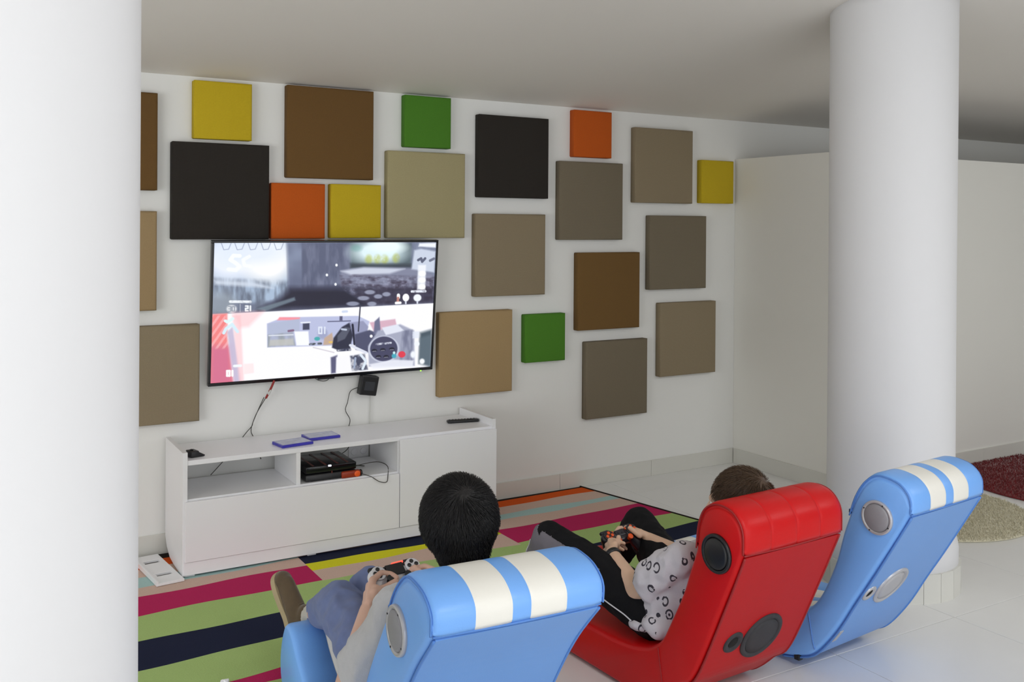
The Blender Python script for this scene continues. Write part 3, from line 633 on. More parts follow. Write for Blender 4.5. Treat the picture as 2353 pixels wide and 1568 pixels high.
def rocker_chair(name, P, origin, yaw, Mm, Mb, Mp, Ms, stripes, grooves, label, spk, sub, port, ring, dust, plate=None, W=0.4875):
    root = empty(name, (origin[0], origin[1], 0.006), yaw); tag(root, label, 'chair', 'floor rocker gaming chairs')
    ring_m, cone_m = ring, dust
    # ---- padded body
    roll_in = [(p[0]*0.955+0.10*0.045, p[1]-0.009) for p in P['roll']]
    poly = [(0.004, P['roll'][0][1]-0.01)]+roll_in[1:-1]+[(P['roll'][-1][0]-0.004, P['roll'][-1][1])]+P['front']+P['bottom']
    sm = [(v.x, v.y) for v in catmull([(a, b, 0) for a, b in poly], 5, True)]
    sm = resample(sm, 0.012)
    if signed(sm) < 0: sm = sm[::-1]          # counter-clockwise: offset + = inward
    n = len(sm); i0 = P['roll'][-1]; i1 = P['front'][-1]
    near = lambda q: min(range(n), key=lambda i: (sm[i][0]-q[0])**2+(sm[i][1]-q[1])**2)
    a, b = near(i0), near(i1)
    lo, hi = min(a, b), max(a, b)
    wrap = (hi-lo) > n*0.62
    fr = (lambda i: not (lo < i < hi)) if wrap else (lambda i: lo <= i < hi)
    xs = [(0.0, .016), (0.004, .007), (0.012, .002), (0.022, 0.0)]
    for (s0, s1) in stripes: xs += [(s0*W-.002, 0.0), (s0*W, .002), (s0*W+.002, 0), (s1*W-.002, 0), (s1*W, .002), (s1*W+.002, 0)]
    xs += [(W-.022, 0.0), (W-.012, .002), (W-.004, .007), (W, .016)]
    ms = [Mm, M_CREAM, Mb]
    def mf(x, i):
        if x < 0: return 0
        if fr(i): return 1 if any(s0*W < x < s1*W for s0, s1 in stripes) else 0
        return 0
    vs, fs, mi = extrude_profile(sm, xs, mf)
    from_vf('padded_body', vs, fs, ms, root, True, mi)
    # ---- headrest roll, stripes or stitched grooves
    rp = P['roll']; rl = [(v.x, v.y) for v in catmull([(a, b, 0) for a, b in rp], 6)]
    close = [(rp[-1][0]*0.72, rp[-1][1]+0.004), (rp[0][0]*0.5+rp[-1][0]*0.35, (rp[0][1]+rp[-1][1])/2+0.01), (0.02, rp[0][1]+0.004)]
    rpoly = rl+close
    if signed(rpoly) < 0: rpoly = rpoly[::-1]
    xs = [(.0065, .020), (.0068, .008), (0.010, .000), (0.018, -0.003), (0.035, -0.006)]
    cuts = [c for s in stripes for c in s]+list(grooves); dp = .0026 if grooves else .0014
    for c in sorted(cuts): xs += [(c*W-.012, -0.006), (c*W-.003, dp*.4-.006), (c*W, dp-.006), (c*W+.003, dp*.4-.006), (c*W+.012, -0.006)]
    xs += [(W-.035, -0.006), (W-.018, -.003), (W-.010, .000), (W-.0068, .008), (W-.0065, .020)]
    vs, fs, mi = extrude_profile(rpoly, xs, lambda x, i: 1 if any(s0*W < x < s1*W for s0, s1 in stripes) else 0)
    hr = from_vf('headrest_roll', vs, fs, ms, root, True, mi)
    for f in hr.data.polygons[-2:]: f.use_smooth = False
    for xx in (.004, W-.004):
        tube('piping', [(xx, p[0], p[1]) for p in offset_poly(rl, 0.006)] if False else [(xx, p[0]+(0.1-p[0])*0.03, p[1]-0.003) for p in rl], 0.003, Mp, root, 6, 1)
    # seam under the roll across the back
    z0 = rp[0][1]
    tube('piping', [(0.01, 0.0, z0-.006), (W*.5, -.003, z0-.009), (W-.01, 0.0, z0-.006)], 0.0035, Mp, root, 6, 8)
    tube('piping', [(0.02, rp[-1][0]-.006, rp[-1][1]-.004), (W*.5, rp[-1][0]-.004, rp[-1][1]-.006), (W-.02, rp[-1][0]-.006, rp[-1][1]-.004)], 0.0035, Mp, root, 6, 8)
    # ---- flat vinyl back panel between piped edges, following the rear of the profile
    rear = [P['bottom'][-1], (0.012, z0-.02)] 
    rr = list(reversed(P['bottom'])); seq = [(0.006, z0-.012)]+rr[:-3]
    sp = [(v.x, v.y) for v in catmull([(a, b, 0) for a, b in seq], 8)]
    vs, fs = [], []; cols = [0.018, W*.25, W*.5, W*.75, W-.018]
    nrm = []
    for i, p in enumerate(sp):
        q0, q1 = sp[max(i-1, 0)], sp[min(i+1, len(sp)-1)]; t = V((q1[0]-q0[0], q1[1]-q0[1])).normalized(); nrm.append((t[1], -t[0]))
    for off in (0.0065, -0.004):
        for i, p in enumerate(sp):
            for c in cols: vs.append((c, p[0]+nrm[i][0]*off, p[1]+nrm[i][1]*off))
    nc, ns = len(cols), len(sp); h = nc*ns
    for i in range(ns-1):
        for c in range(nc-1):
            a0 = i*nc+c; fs.append((a0, a0+nc, a0+nc+1, a0+1)); fs.append((h+a0, h+a0+1, h+a0+nc+1, h+a0+nc))
    for i in range(ns-1):
        fs.append((i*nc, h+i*nc, h+(i+1)*nc, (i+1)*nc)); e_ = nc-1; fs.append((i*nc+e_, (i+1)*nc+e_, h+(i+1)*nc+e_, h+i*nc+e_))
    for c in range(nc-1):
        fs.append((c, c+1, h+c+1, h+c)); k = (ns-1)*nc; fs.append((k+c, h+k+c, h+k+c+1, k+c+1))
    bm = bmesh.new(); bv = [bm.verts.new(v) for v in vs]
    for f in fs: bm.faces.new([bv[q] for q in f])
    from_bm('back_panel', bm, Mb, root)
    for xx in (0.014, W-.014):
        tube('piping', [(xx, p[0]+nrm[i][0]*.006, p[1]+nrm[i][1]*.006) for i, p in enumerate(sp)][::3], 0.0042, Mp, root, 6, 3)
    # hinge seam between seat and back on both sides
    jf = min(P['front'], key=lambda p: abs(p[1]-.24)+abs(p[0]-.42)*.3)
    bs = sorted(P['bottom']); q0 = [q for q in bs if q[0] <= jf[0]-.03][-1]; q1 = [q for q in bs if q[0] > jf[0]-.03][0]
    jzb = q0[1]+(q1[1]-q0[1])*(jf[0]-.03-q0[0])/(q1[0]-q0[0])+.012
    for xx in (-.0005, W+.0005):
        tube('hinge_seam', [(xx, jf[0], jf[1]-.02), (xx, jf[0]-.02, jf[1]*.5), (xx, jf[0]-.03, jzb)], 0.0022, Mp, root, 5, 6)
    # ---- speakers on the flanks
    (sl, sz, sr) = spk
    for sd in (0, 1):
        xx = -0.001 if sd == 0 else W+.001; nx = -1 if sd == 0 else 1
        M = frame((xx, sl, sz), (0, 1, 0), (0, 0, 1) if nx > 0 else (0, 0, -1), (nx, 0, 0))
        s = lathe('speaker', [(sr, -.01), (sr, .004), (sr*.985, .008), (sr*.93, .0105), (sr*.84, .009), (sr*.82, .004), (sr*.3, .003)], ring_m, root, 48, M)
        lathe('grille', [(sr*.81, .003), (sr*.80, .008), (sr*.70, .0115), (sr*.35, .0145), (sr*.02, .0155)], cone_m, s, 48, M)
        if ring_m is M_SILVER:
            for k in range(4):
                th = PI/4+k*PI/2+.3; lathe('screw', [(.0028, 0), (.0028, .0015), (.001, .002)], M_SPKD, s, 8, M @ Matrix.Translation((sr*.885*math.cos(th), sr*.885*math.sin(th), .0095)))
    # ---- subwoofer and port on the back
    def on_back(d):
        acc = 0
        for i in range(len(sp)-1):
            L = math.hypot(sp[i+1][0]-sp[i][0], sp[i+1][1]-sp[i][1])
            if acc+L >= d:
                t = (d-acc)/L; return (sp[i][0]+(sp[i+1][0]-sp[i][0])*t, sp[i][1]+(sp[i+1][1]-sp[i][1])*t), nrm[i], ((sp[i+1][0]-sp[i][0])/L, (sp[i+1][1]-sp[i][1])/L)
            acc += L
        return sp[-1], nrm[-1], (0, -1)
    if sub:
        (sx, sd_, sr2) = sub; p, nn, tt = on_back(sd_)
        M = frame((sx, p[0]+nn[0]*.0055, p[1]+nn[1]*.0055), (-1, 0, 0), (0, tt[0], tt[1]), (0, nn[0], nn[1]))
        s = lathe('subwoofer', [(sr2, -.012), (sr2, .004), (sr2*.98, .007), (sr2*.90, .0085), (sr2*.81, .007), (sr2*.79, .003), (.01, .002)], ring_m if ring_m is M_SILVER else M_SPKD, root, 56, M)
        lathe('grille', [(sr2*.785, .002), (sr2*.775, .006), (sr2*.5, .008), (.003, .009)], M_SILVER if ring_m is M_SILVER else M_SPKD, s, 56, M)
        (px_, pd, pr) = port; p, nn, tt = on_back(pd)
        M = frame((px_, p[0]+nn[0]*.0055, p[1]+nn[1]*.0055), (-1, 0, 0), (0, tt[0], tt[1]), (0, nn[0], nn[1]))
        s = lathe('bass_port', [(pr, -.01), (pr, .003), (pr*.93, .006), (pr*.66, .006), (pr*.56, .002)], ring_m if ring_m is M_SILVER else M_SPKD, root, 36, M)
        lathe('hole', [(pr*.55, .001), (pr*.5, .0025), (.001, .0026)], M_HOLE, s, 24, M)
    if plate:
        p, nn, tt = on_back(plate[1]); 
        M = frame((plate[0], p[0]+nn[0]*.0066, p[1]+nn[1]*.0066), (-1, 0, 0), (0, tt[0], tt[1]), (0, nn[0], nn[1]))
        bm = bmesh.new(); box_bm(bm, (-.012, -.03, -.001), (.012, .03, .003), .001, 1, M); from_bm('socket_plate', bm, M_SILVER, root)
    # little black plastic foot at the rear underside
    bq = min(P['bottom'], key=lambda p: abs(p[1]-.06))
    box('rubber_foot', (0.005, bq[0]+.005, bq[1]-.022), (0.03, bq[0]+.03, bq[1]+.010), M_SPKB, root, .003)
    return root
ST = [(0.24, 0.445), (0.55, 0.76)]
rocker_chair('rocker_chair', BLUE1, (0.997, -3.097), math.radians(-3.3), M_BLUE, M_BLUEB, M_BLUEP, None, ST, (), 'blue floor rocker chair with two cream stripes, nearest the camera, boy in grey shirt seated',
             (.200, .654, .064), (.25, .42, .093), (.10, .42, .045), M_SILVER, M_GRILLE)
rocker_chair('rocker_chair', RED, (2.184, -2.900), math.radians(2.8), M_RED, M_REDB, M_REDP, None, [], (.26, .51, .75), 'red floor rocker chair with black speakers, boy in white patterned shirt seated',
             (.107, .621, .064), (.262, .385, .094), (.122, .375, .043), M_SPKB, M_SPKB)
rocker_chair('rocker_chair', BLUE3, (2.879, -2.987), math.radians(5.8), M_BLUE, M_BLUEB, M_BLUEP, None, ST, (), 'empty blue floor rocker chair with two cream stripes in front of the round column',
             (.122, .655, .061), (.190, .375, .087), (.056, .377, .034), M_SILVER, M_GRILLE, (.035, .60))

# ------------------------------------------------------------------ round rugs at the right, paper scrap
def shag(name, cx, cy, r, col, label, seed, n=26000, hgt=0.022):
    root = empty(name, (cx, cy, 0)); tag(root, label, 'rug')
    m = mat(name+'_pile', col, 0.95, None, 0.25, 90, sheen=0.3)
    lathe('backing', [(r*.99, 0.001), (r, 0.006), (r*.985, 0.012)], m, root, 72)
    rg = np.random.RandomState(seed); rr = r*np.sqrt(rg.rand(n)); th = rg.rand(n)*2*PI
    x, y = rr*np.cos(th), rr*np.sin(th); d = rg.randn(n, 2)*.007; h = hgt*(.75+.5*rg.rand(n)); wd = .0035
    a = rg.rand(n)*2*PI; ax, ay = np.cos(a)*wd, np.sin(a)*wd
    co = np.zeros((n, 3, 3)); co[:, 0] = np.stack([x-ax, y-ay, np.full(n, .008)], 1); co[:, 1] = np.stack([x+ax, y+ay, np.full(n, .008)], 1); co[:, 2] = np.stack([x+d[:, 0], y+d[:, 1], h], 1)
    me = bpy.data.meshes.new('pile'); me.vertices.add(n*3); me.vertices.foreach_set('co', co.ravel()); me.loops.add(n*3); me.loops.foreach_set('vertex_index', np.arange(n*3)); me.polygons.add(n); me.polygons.foreach_set('loop_start', np.arange(0, n*3, 3)); me.update()
    o = link('pile', me, m, root); o['kind'] = 'stuff'
    return root
shag('round_red_rug', 6.52, -1.53, 0.74, srgb(112, 4, 14), 'round dark red shaggy rug on the floor at the right edge', 5)
shag('round_cream_rug', 5.07, -1.43, 0.60, srgb(206, 200, 176), 'round cream shaggy rug on the floor behind the column', 6)
bm = bmesh.new(); bmesh.ops.create_icosphere(bm, subdivisions=3, radius=0.018)
for v in bm.verts: v.co *= 1+.45*noise.noise(v.co*90); v.co.z *= .7
o = from_bm('paper_scrap', bm, M_WHITE); o.location = (0.908, -1.600, 0.018); tag(o, 'small crumpled white paper scrap on the rug at the bottom edge', 'paper')

# ------------------------------------------------------------------ people
def capsule_geo(p0, r0, p1, r1, seg=14, hs=4):
    p0, p1 = V(p0), V(p1); d = p1-p0; L = d.length
    z = d.normalized() if L > 1e-6 else V((0, 0, 1)); x = z.orthogonal().normalized(); y = z.cross(x)
    prof = []
    for i in range(hs+1):
        a = -PI/2+PI/2*i/hs; prof.append((r0*math.cos(a), r0*math.sin(a)))
    for i in range(hs+1):
        a = PI/2*i/hs; prof.append((r1*math.cos(a), L+r1*math.sin(a)))
    prof[0] = (r0*.02, -r0); prof[-1] = (r1*.02, L+r1)
    M = frame(p0, x, y, z); return lathe_geo(prof, seg, M)
def ellipsoid_geo(c, ax, ay, az, rx, ry, rz, seg=24, rings=14):
    prof = [(max(.01, math.sin(PI*i/rings)), -math.cos(PI*i/rings)) for i in range(rings+1)]
    vs, fs = lathe_geo(prof, seg); ax, ay, az = V(ax), V(ay), V(az); c = V(c)
    return [c+ax*(v.x*rx)+ay*(v.y*ry)+az*(v.z*rz) for v in vs], fs
def chain(P, R, seg=14): return [capsule_geo(P[i], R[i], P[i+1], R[i+1], seg) for i in range(len(P)-1)]
def grow(name, geos, voxel, mats, parent=None, it=4, fac=0.5, fold=None, sub=None):
    """melt overlapping limbs into one continuous surface"""
    vs, fs = join_geo(geos); me = bpy.data.meshes.new('tmp'); me.from_pydata([tuple(v) for v in vs], [], fs); me.update()
    bm = bmesh.new(); bm.from_mesh(me); bmesh.ops.recalc_face_normals(bm, faces=bm.faces); bm.to_mesh(me); bm.free()
    o = bpy.data.objects.new('tmp', me); COL.objects.link(o)
    r = o.modifiers.new('r', 'REMESH'); r.mode = 'VOXEL'; r.voxel_size = voxel; r.adaptivity = 0
    s = o.modifiers.new('s', 'SMOOTH'); s.factor = fac; s.iterations = it
    dg = bpy.context.evaluated_depsgraph_get(); ev = o.evaluated_get(dg)
    out = bpy.data.meshes.new_from_object(ev, depsgraph=dg); bpy.data.objects.remove(o); bpy.data.meshes.remove(me)
    out.name = name; out.materials.clear()
    if fold:
        amp, fr, st = fold; n = len(out.vertices); co = np.zeros(n*3); out.vertices.foreach_get('co', co); co = co.reshape(-1, 3)
        nr = np.zeros(n*3); out.vertices.foreach_get('normal', nr); nr = nr.reshape(-1, 3)
        for i in range(n):
            p = co[i]; w1 = noise.noise(V((p[0]*fr*st[0], p[1]*fr*st[1], p[2]*fr*st[2]))); w2 = noise.noise(V((p[0]*fr*2.3+5, p[1]*fr*2.3, p[2]*fr*2.3)))
            h = (1-abs(w1)*2.4)*.7+w2*.5; co[i] += nr[i]*amp*h
        out.vertices.foreach_set('co', co.ravel()); out.update()
    return link(name, out, mats, parent, True)

def hand_geo(wrist, fdir, pn, ts, s=1.0, curl=(0.5, 0.9, 0.7), spread=0.05, thumb=None, tips=None):
    """palm, four separate unequal fingers curled towards the palm normal pn, thumb leaving the side ts"""
    f, n, t = V(fdir).normalized(), V(pn).normalized(), V(ts).normalized(); t = (t-f*t.dot(f)).normalized(); n = f.cross(t)*(1 if f.cross(t).dot(n) > 0 else -1)
    w = V(wrist); g = []
    L = .078*s; kn = []
    for k, (a, ln) in enumerate(((.030, 1.0), (.010, 1.04), (-.011, .98), (-.030, .88))):
        k0 = w+f*L*ln+t*a*s-n*(.003*s if k in (1, 2) else 0); kn.append(k0)
        g.append(capsule_geo(w+t*a*.55*s+f*.006, .0125*s, k0, .0105*s, 12))
    g.append(capsule_geo(w+f*.02*s-t*.018*s+n*.004, .013*s, w+f*.055*s-t*.024*s+n*.004, .012*s))     # heel of the hand
    g.append(capsule_geo(w+f*.015*s+t*.018*s+n*.006*s, .014*s, w+f*.045*s+t*.030*s+n*.010*s, .012*s))  # ball of the thumb
    for k, l3 in enumerate(((.040, .024, .020), (.044, .028, .021), (.041, .026, .020), (.032, .020, .018))):
        p = kn[k]; ang = 0; rad = (.0092, .0094, .0090, .0080)[k]*s
        for j, l in enumerate(l3):
            ang += curl[j]*(1+.08*k); d = (f*math.cos(ang)+n*math.sin(ang)+t*spread*(1.5-k)).normalized(); q = p+d*l*s
            g.append(capsule_geo(p, rad*(1-.06*j), q, rad*(.94-.10*j), 10)); p = q
    b = w+f*.030*s+t*.030*s+n*.008*s
    P = thumb if thumb else [b+(f*.6+t*.8)*.036*s, b+(f*.9+t*.75+n*.5)*.058*s]
    P = [b]+[V(q) for q in P]
    for i in range(len(P)-1): g.append(capsule_geo(P[i], (.0125, .0105, .0098)[i]*s, P[i+1], (.0105, .0098, .0086)[i]*s, 12))
    return g

def head_geo(c, f, u, s):
    """skull, jaw, brow, nose, lips, chin, ears: f faces forward, u up"""
    f = V(f).normalized(); u = (V(u)-f*V(u).dot(f)).normalized(); r = f.cross(u); c = V(c); g = []
    E = lambda of, ou, orr, a, b, d: g.append(ellipsoid_geo(c+(f*of+u*ou+r*orr)*s, r, f, u, a*s, b*s, d*s))
    E(-.008, .028, 0, .078, .096, .088); E(.022, -.030, 0, .062, .062, .078); E(.045, -.078, 0, .034, .034, .026)
    E(.062, .020, 0, .056, .030, .020)
    g.append(capsule_geo(c+(f*.086+u*.006)*s, .009*s, c+(f*.103-u*.028)*s, .0125*s)); 
    for q in (-1, 1):
        E(.094, -.032, q*.011, .009, .010, .007); E(.068, -.022, q*.036, .024, .022, .022)
        E(-.004, -.010, q*.080, .006, .017, .030); E(-.010, .004, q*.086, .006, .014, .018); E(.0, -.030, q*.081, .006, .010, .012)
    g.append(capsule_geo(c+(f*.084-u*.056-r*.018)*s, .006*s, c+(f*.084-u*.056+r*.018)*s, .006*s))
    g.append(capsule_geo(c+(f*.082-u*.066-r*.014)*s, .0065*s, c+(f*.082-u*.066+r*.014)*s, .0065*s))
    return g, r

def hair_part(root, c, f, u, s, mat_h, seed, n, whorl, length, tuft=0.0):
    f = V(f).normalized(); u = (V(u)-f*V(u).dot(f)).normalized(); r = f.cross(u); c = V(c)
    A = (c+(f*-.020+u*.022)*s, .094*s, .100*s, .103*s); B = (c+(f*-.040-u*.036)*s, .066*s, .056*s, .080*s)
    geos = [ellipsoid_geo(A[0], r, f, u, A[1], A[2], A[3], 40, 24), ellipsoid_geo(B[0], r, f, u, B[1], B[2], B[3], 30, 20)]
    cap = grow('hair', geos, .006, [mat_h], root, 6, .5)
    # combed strands lying over the cap, all turning round the crown
    rg = random.Random(seed); from mathutils.bvhtree import BVHTree
    me = cap.data; bvh = BVHTree.FromPolygons([v.co.copy() for v in me.vertices], [tuple(p.vertices) for p in me.polygons])
    wc = c+(r*whorl[0]+f*whorl[1]+u*whorl[2])*s; ctr = A[0]; vs, fs = [], []; cnt = 0
    while cnt < n:
        th = rg.uniform(0, 2*PI); z = rg.uniform(-1, 1); q = math.sqrt(1-z*z); d = r*(q*math.cos(th))+f*(q*math.sin(th))+u*z
        lf, lu = d.dot(f), d.dot(u)
        if lf > .35 and lu < .25+lf*.25: continue
        if lu < -.90: continue
        hit = bvh.ray_cast(ctr+d*.5, -d)
        if hit[0] is None: continue
        p, nrm = hit[0], hit[1]; t = p-wc; dist = t.length; t = t-nrm*t.dot(nrm)
        if t.length < 1e-4: continue
        t.normalize(); sw = nrm.cross(t)*(.9*math.exp(-dist/(.05*s))); t = (t+sw-u*.25+V((rg.gauss(0, .16), rg.gauss(0, .16), rg.gauss(0, .16)))).normalized()
        t = (t-nrm*t.dot(nrm)).normalized(); L = length*s*rg.uniform(.6, 1.15); side = nrm.cross(t); wd = rg.uniform(.0010, .0022)*s
        o = len(vs); K = 4
        for k in range(K):
            w = k/(K-1); lift = (-.003+.0085*w+rg.uniform(0, .004)*w+tuft*w*w*(1 if lu < .2 else .5))*s
            q = p+t*L*w; h2 = bvh.find_nearest(q); base = h2[0]+h2[1]*lift if h2[0] is not None else q
            ww = wd*(1-.85*w)
            vs += [base-side*ww, base+side*ww, base+(h2[1] if h2[0] is not None else nrm)*ww*1.2]
        for k in range(K-1):
            for a in range(3): b = (a+1) % 3; fs.append((o+k*3+a, o+k*3+b, o+k*3+3+b, o+k*3+3+a))
        cnt += 1
    st = from_vf('hair_strands', vs, fs, mat_h, cap, True); st['kind'] = 'stuff'
    return cap

def hair_mat(name, c, var):
    m = mat(name, c, 0.38, (120, .5, 'noise'), var, 70, spec=.4); return m
def eyes(root, c, f, u, s):
    f = V(f).normalized(); u = (V(u)-f*V(u).dot(f)).normalized(); r = f.cross(u)
    for q in (-1, 1):
        p = V(c)+(f*.070+u*.004+r*q*.030)*s; vs, fs = ellipsoid_geo(p, r, f, u, .0125*s, .0125*s, .0125*s); e = from_vf('eye', vs, fs, mat('eye_white', srgb(235, 232, 228), .2), root, True)
        vs, fs = ellipsoid_geo(p+f*.0095*s, r, f, u, .0055*s, .0042*s, .0055*s); from_vf('iris', vs, fs, mat('iris_brown', srgb(60, 38, 24), .1), e, True)
        vs, fs = tube_geo([p+f*.014*s-f*abs(k)*.0035*s+u*.018*s+r*k*.006*s-u*abs(k)*.0012*s for k in (-2, -1, 0, 1, 2)], .0028*s, 6); from_vf('eyebrow', vs, fs, MATS.get('hair_black') or M_BLACK, root, True)

def skin(name, c):
    m = mat(name, srgb(*c), .5, (180, .12, 'noise'), .05, 22); b = m.node_tree.nodes['Principled BSDF']; b.inputs['Subsurface Weight'].default_value = .12; b.inputs['Subsurface Radius'].default_value = (.012, .005, .003); return m

# ---------------- boy in the grey shirt, nearest chair
SK1 = skin('skin_warm', (206, 168, 150)); HM1 = hair_mat('hair_black', srgb(20, 18, 19), .45)
M_TEE = mat('grey_jersey', srgb(176, 176, 178), .9, (320, .35, 'noise'), .06, 60, sheen=.3)
M_JEAN = mat('denim', srgb(104, 120, 168), .88, (420, .5, 'weave'), .20, 34, sheen=.2)
M_SOCK = mat('white_sock', srgb(222, 218, 208), .9, (260, .6, 'weave'), .04, 40)
M_SUEDE = mat('brown_suede', srgb(84, 68, 46), .85, (260, .3, 'noise'), .18, 40, sheen=.3)
M_SOLE = mat('tan_sole', srgb(164, 148, 116), .7, (200, .2, 'noise'), .06, 40)
p1 = empty('person', (1.25, -2.49, 0.0)); tag(p1, 'boy with black hair, grey T-shirt and blue jeans in the nearest blue chair', 'person')
def w2l(root):
    o = V(root.location); return lambda g: [([v-o for v in vs], fs) for vs, fs in g]
Lc = w2l(p1); O1 = V(p1.location)
hc = V((1.258, -2.743, 0.848)); hf = V((.24, .95, -.16)).normalized(); hu = V((0, .16, 1)); hs = 1.10
neck = V((1.257, -2.758, 0.705)); chest = V((1.259, -2.680, 0.583)); belly = V((1.255, -2.563, 0.418)); hip = V((1.250, -2.486, 0.335))
sL, sR = V((1.094, -2.695, 0.627)), V((1.425, -2.699, 0.627)); eL, wL = V((1.004, -2.556, 0.372)), V((1.158, -2.330, 0.488))
eR, wR = V((1.575, -2.466, 0.428)), V((1.468, -2.272, 0.505)); hL, hR = V((1.162, -2.486, 0.326)), V((1.342, -2.486, 0.326))
kL, kR, aL, aR = V((1.184, -2.030, 0.394)), V((1.322, -1.960, 0.400)), V((1.196, -1.700, 0.240)), V((1.285, -1.700, 0.160))
G, r_ = head_geo(hc, hf, hu, hs)
G += chain([hc-hu.normalized()*.05*hs-hf*.02, neck, chest], [.052, .056, .09])
G += [capsule_geo(sL, .050, sR, .050)]
G += chain([chest+V((-.07, 0, 0)), belly+V((-.06, 0, 0)), hip+V((-.06, 0, 0))], [.085, .085, .095]); G += chain([chest+V((.07, 0, 0)), belly+V((.06, 0, 0)), hip+V((.06, 0, 0))], [.085, .085, .095]); G += [capsule_geo(chest, .10, belly, .10)]
def arm(s, e, w): return chain([s, s.lerp(e, .5), e], [.050, .042, .036])+chain([e, e.lerp(w, .35), w], [.037, .036, .024])
G += arm(sL, eL, wL)+arm(sR, eR, wR)
def leg(h, k, a, f=1): return chain([h, h.lerp(k, .5), k], [.082*f, .070*f, .055*f])+chain([k, k.lerp(a, .35), a], [.054*f, .052*f, .034*f])
G += leg(hL, kL, aL)+leg(hR, kR, aR)
# gamepad frame : x along the pad, up its face, fwd away from the boy
g1c = V((1.298, -2.225, 0.532)); gx = V((1, .05, 0.04)).normalized(); gup = V((-.10, -.62, .80)); gup = (gup-gx*gup.dot(gx)).normalized(); gf = gup.cross(gx)
gp = lambda a, b, c: g1c+gx*a+gf*b+gup*c
G += hand_geo(wL, (gp(-.085, .005, -.012)-wL), gx*.8-gup*.2, gup, 1.24, (.55, .95, .6), .05, [gp(-.066, -.050, .034), gp(-.026, -.040, .036)])
G += hand_geo(wR, (gp(.085, .005, -.012)-wR), -gx*.8-gup*.2, gup, 1.10, (.55, .95, .6), .04, [gp(.075, -.035, .030), gp(.060, -.005, .032)])
G += chain([aL, aL+V((.0, -.005, -.05))], [.034, .03])+chain([aR, aR+V((0, -.005, -.05))], [.034, .03])
body = grow('body', Lc(G), .0042, [SK1], p1, 3, .5)
eyes(p1, hc-O1, hf, hu, hs)
hair_part(p1, hc-O1, hf, hu, hs, HM1, 3, 11000, (.0, -.082, .078), .050, .003)
# shirt, jeans, socks, shoes
S = [capsule_geo(sL+V((.01, 0, -.01)), .062, sR+V((-.01, 0, -.01)), .062)]+chain([neck+V((0, .005, -.055)), chest], [.062, .10])
for q in (-1, 1): S += chain([chest+V((q*.075, 0, 0)), belly+V((q*.062, 0, 0)), hip+V((q*.055, -.01, .02))], [.098, .098, .092])
S += [capsule_geo(chest, .11, belly, .112), capsule_geo(belly, .112, hip+V((0, 0, .03)), .095)]
S += chain([sL, sL.lerp(eL, .45), sL.lerp(eL, .74)], [.062, .062, .064])+chain([sR, sR.lerp(eR, .45), sR.lerp(eR, .86)], [.064, .066, .068])
grow('t_shirt', Lc(S), .007, [M_TEE], p1, 2, .5, (.011, 12, (1.3, 1, .7)))
J = [capsule_geo(hL+V((-.01, -.03, 0)), .118, hR+V((.01, -.03, 0)), .118)]
for h, k, a in ((hL, kL, aL), (hR, kR, aR)): J += chain([h, h.lerp(k, .5), k], [.112, .090, .074])+chain([k, k.lerp(a, .5), k.lerp(a, .74)], [.074, .058, .050])
grow('jeans', Lc(J), .0065, [M_JEAN], p1, 2, .5, (.012, 10, (1.3, 1.0, 1.3)))
def shoe(root, O, ank, toe_dir, sole_n, Ms, Mso, s=1.0, nm='shoe', lab=None):
    """ankle point, direction heel->toe, direction the sole faces"""
    t = V(toe_dir).normalized(); d = V(sole_n); d = (d-t*d.dot(t)).normalized(); b = t.cross(d); a = ank-O
    heel = a+d*.055*s-t*.030*s
    U = chain([heel-d*.004, heel+t*.09*s-d*.006, heel+t*.19*s+d*.006], [.037*s, .042*s, .038*s])+[ellipsoid_geo(heel+t*.205*s+d*.008*s, b, t, d, .045*s, .042*s, .026*s)]
    U += chain([heel-d*.012*s, heel+t*.045*s-d*.050*s], [.038*s, .036*s])
    o = grow(nm, U, .005, [Ms], root, 4, .5)
    prof = [(-.042, 0), (-.036, .026), (0, .036), (.06, .034), (.12, .044), (.18, .049), (.225, .040), (.250, .0)]
    out = [(v.x, v.y) for v in catmull([(x, y, 0) for x, y in prof]+[(x, -y, 0) for x, y in reversed(prof[1:-1])], 4, True)]
    bm = bmesh.new(); top = [bm.verts.new(heel+t*x*s+b*y*s+d*.016*s) for x, y in out]; bot = [bm.verts.new(heel+t*x*s+b*y*s+d*.038*s) for x, y in out]
    bm.faces.new(top); bm.faces.new(bot[::-1])
    for i in range(len(out)): bm.faces.new((top[i], bot[i], bot[(i+1) % len(out)], top[(i+1) % len(out)]))
    from_bm('sole', bm, Mso, o)
    for k in range(4):
        q = heel+t*(.085+.022*k)*s-d*(.046-.007*k)*s; vs, fs = tube_geo([q-b*.016*s, q-d*.005*s, q+b*.016*s], .0024*s, 6); from_vf('lace', vs, fs, Ms, o, True)
    return o
shoe(p1, O1, aL+V((-.012, .012, -.006)), (-.10, .58, .80), (-.46, .66, -.42), M_SUEDE, M_SOLE, .93)
shoe(p1, O1, aR+V((.0, .02, -.01)), (.10, .90, .25), (.1, .30, -.95), M_SUEDE, M_SOLE, .93)
for a, k in ((aL, kL), (aR, kR)):
    grow('sock', Lc(chain([a+(k-a).normalized()*.075, a, a+V((-.005, .014, -.028))], [.042, .040, .040])), .005, [M_SOCK], p1, 3, .5, (.002, 60, (1, 1, 1)))

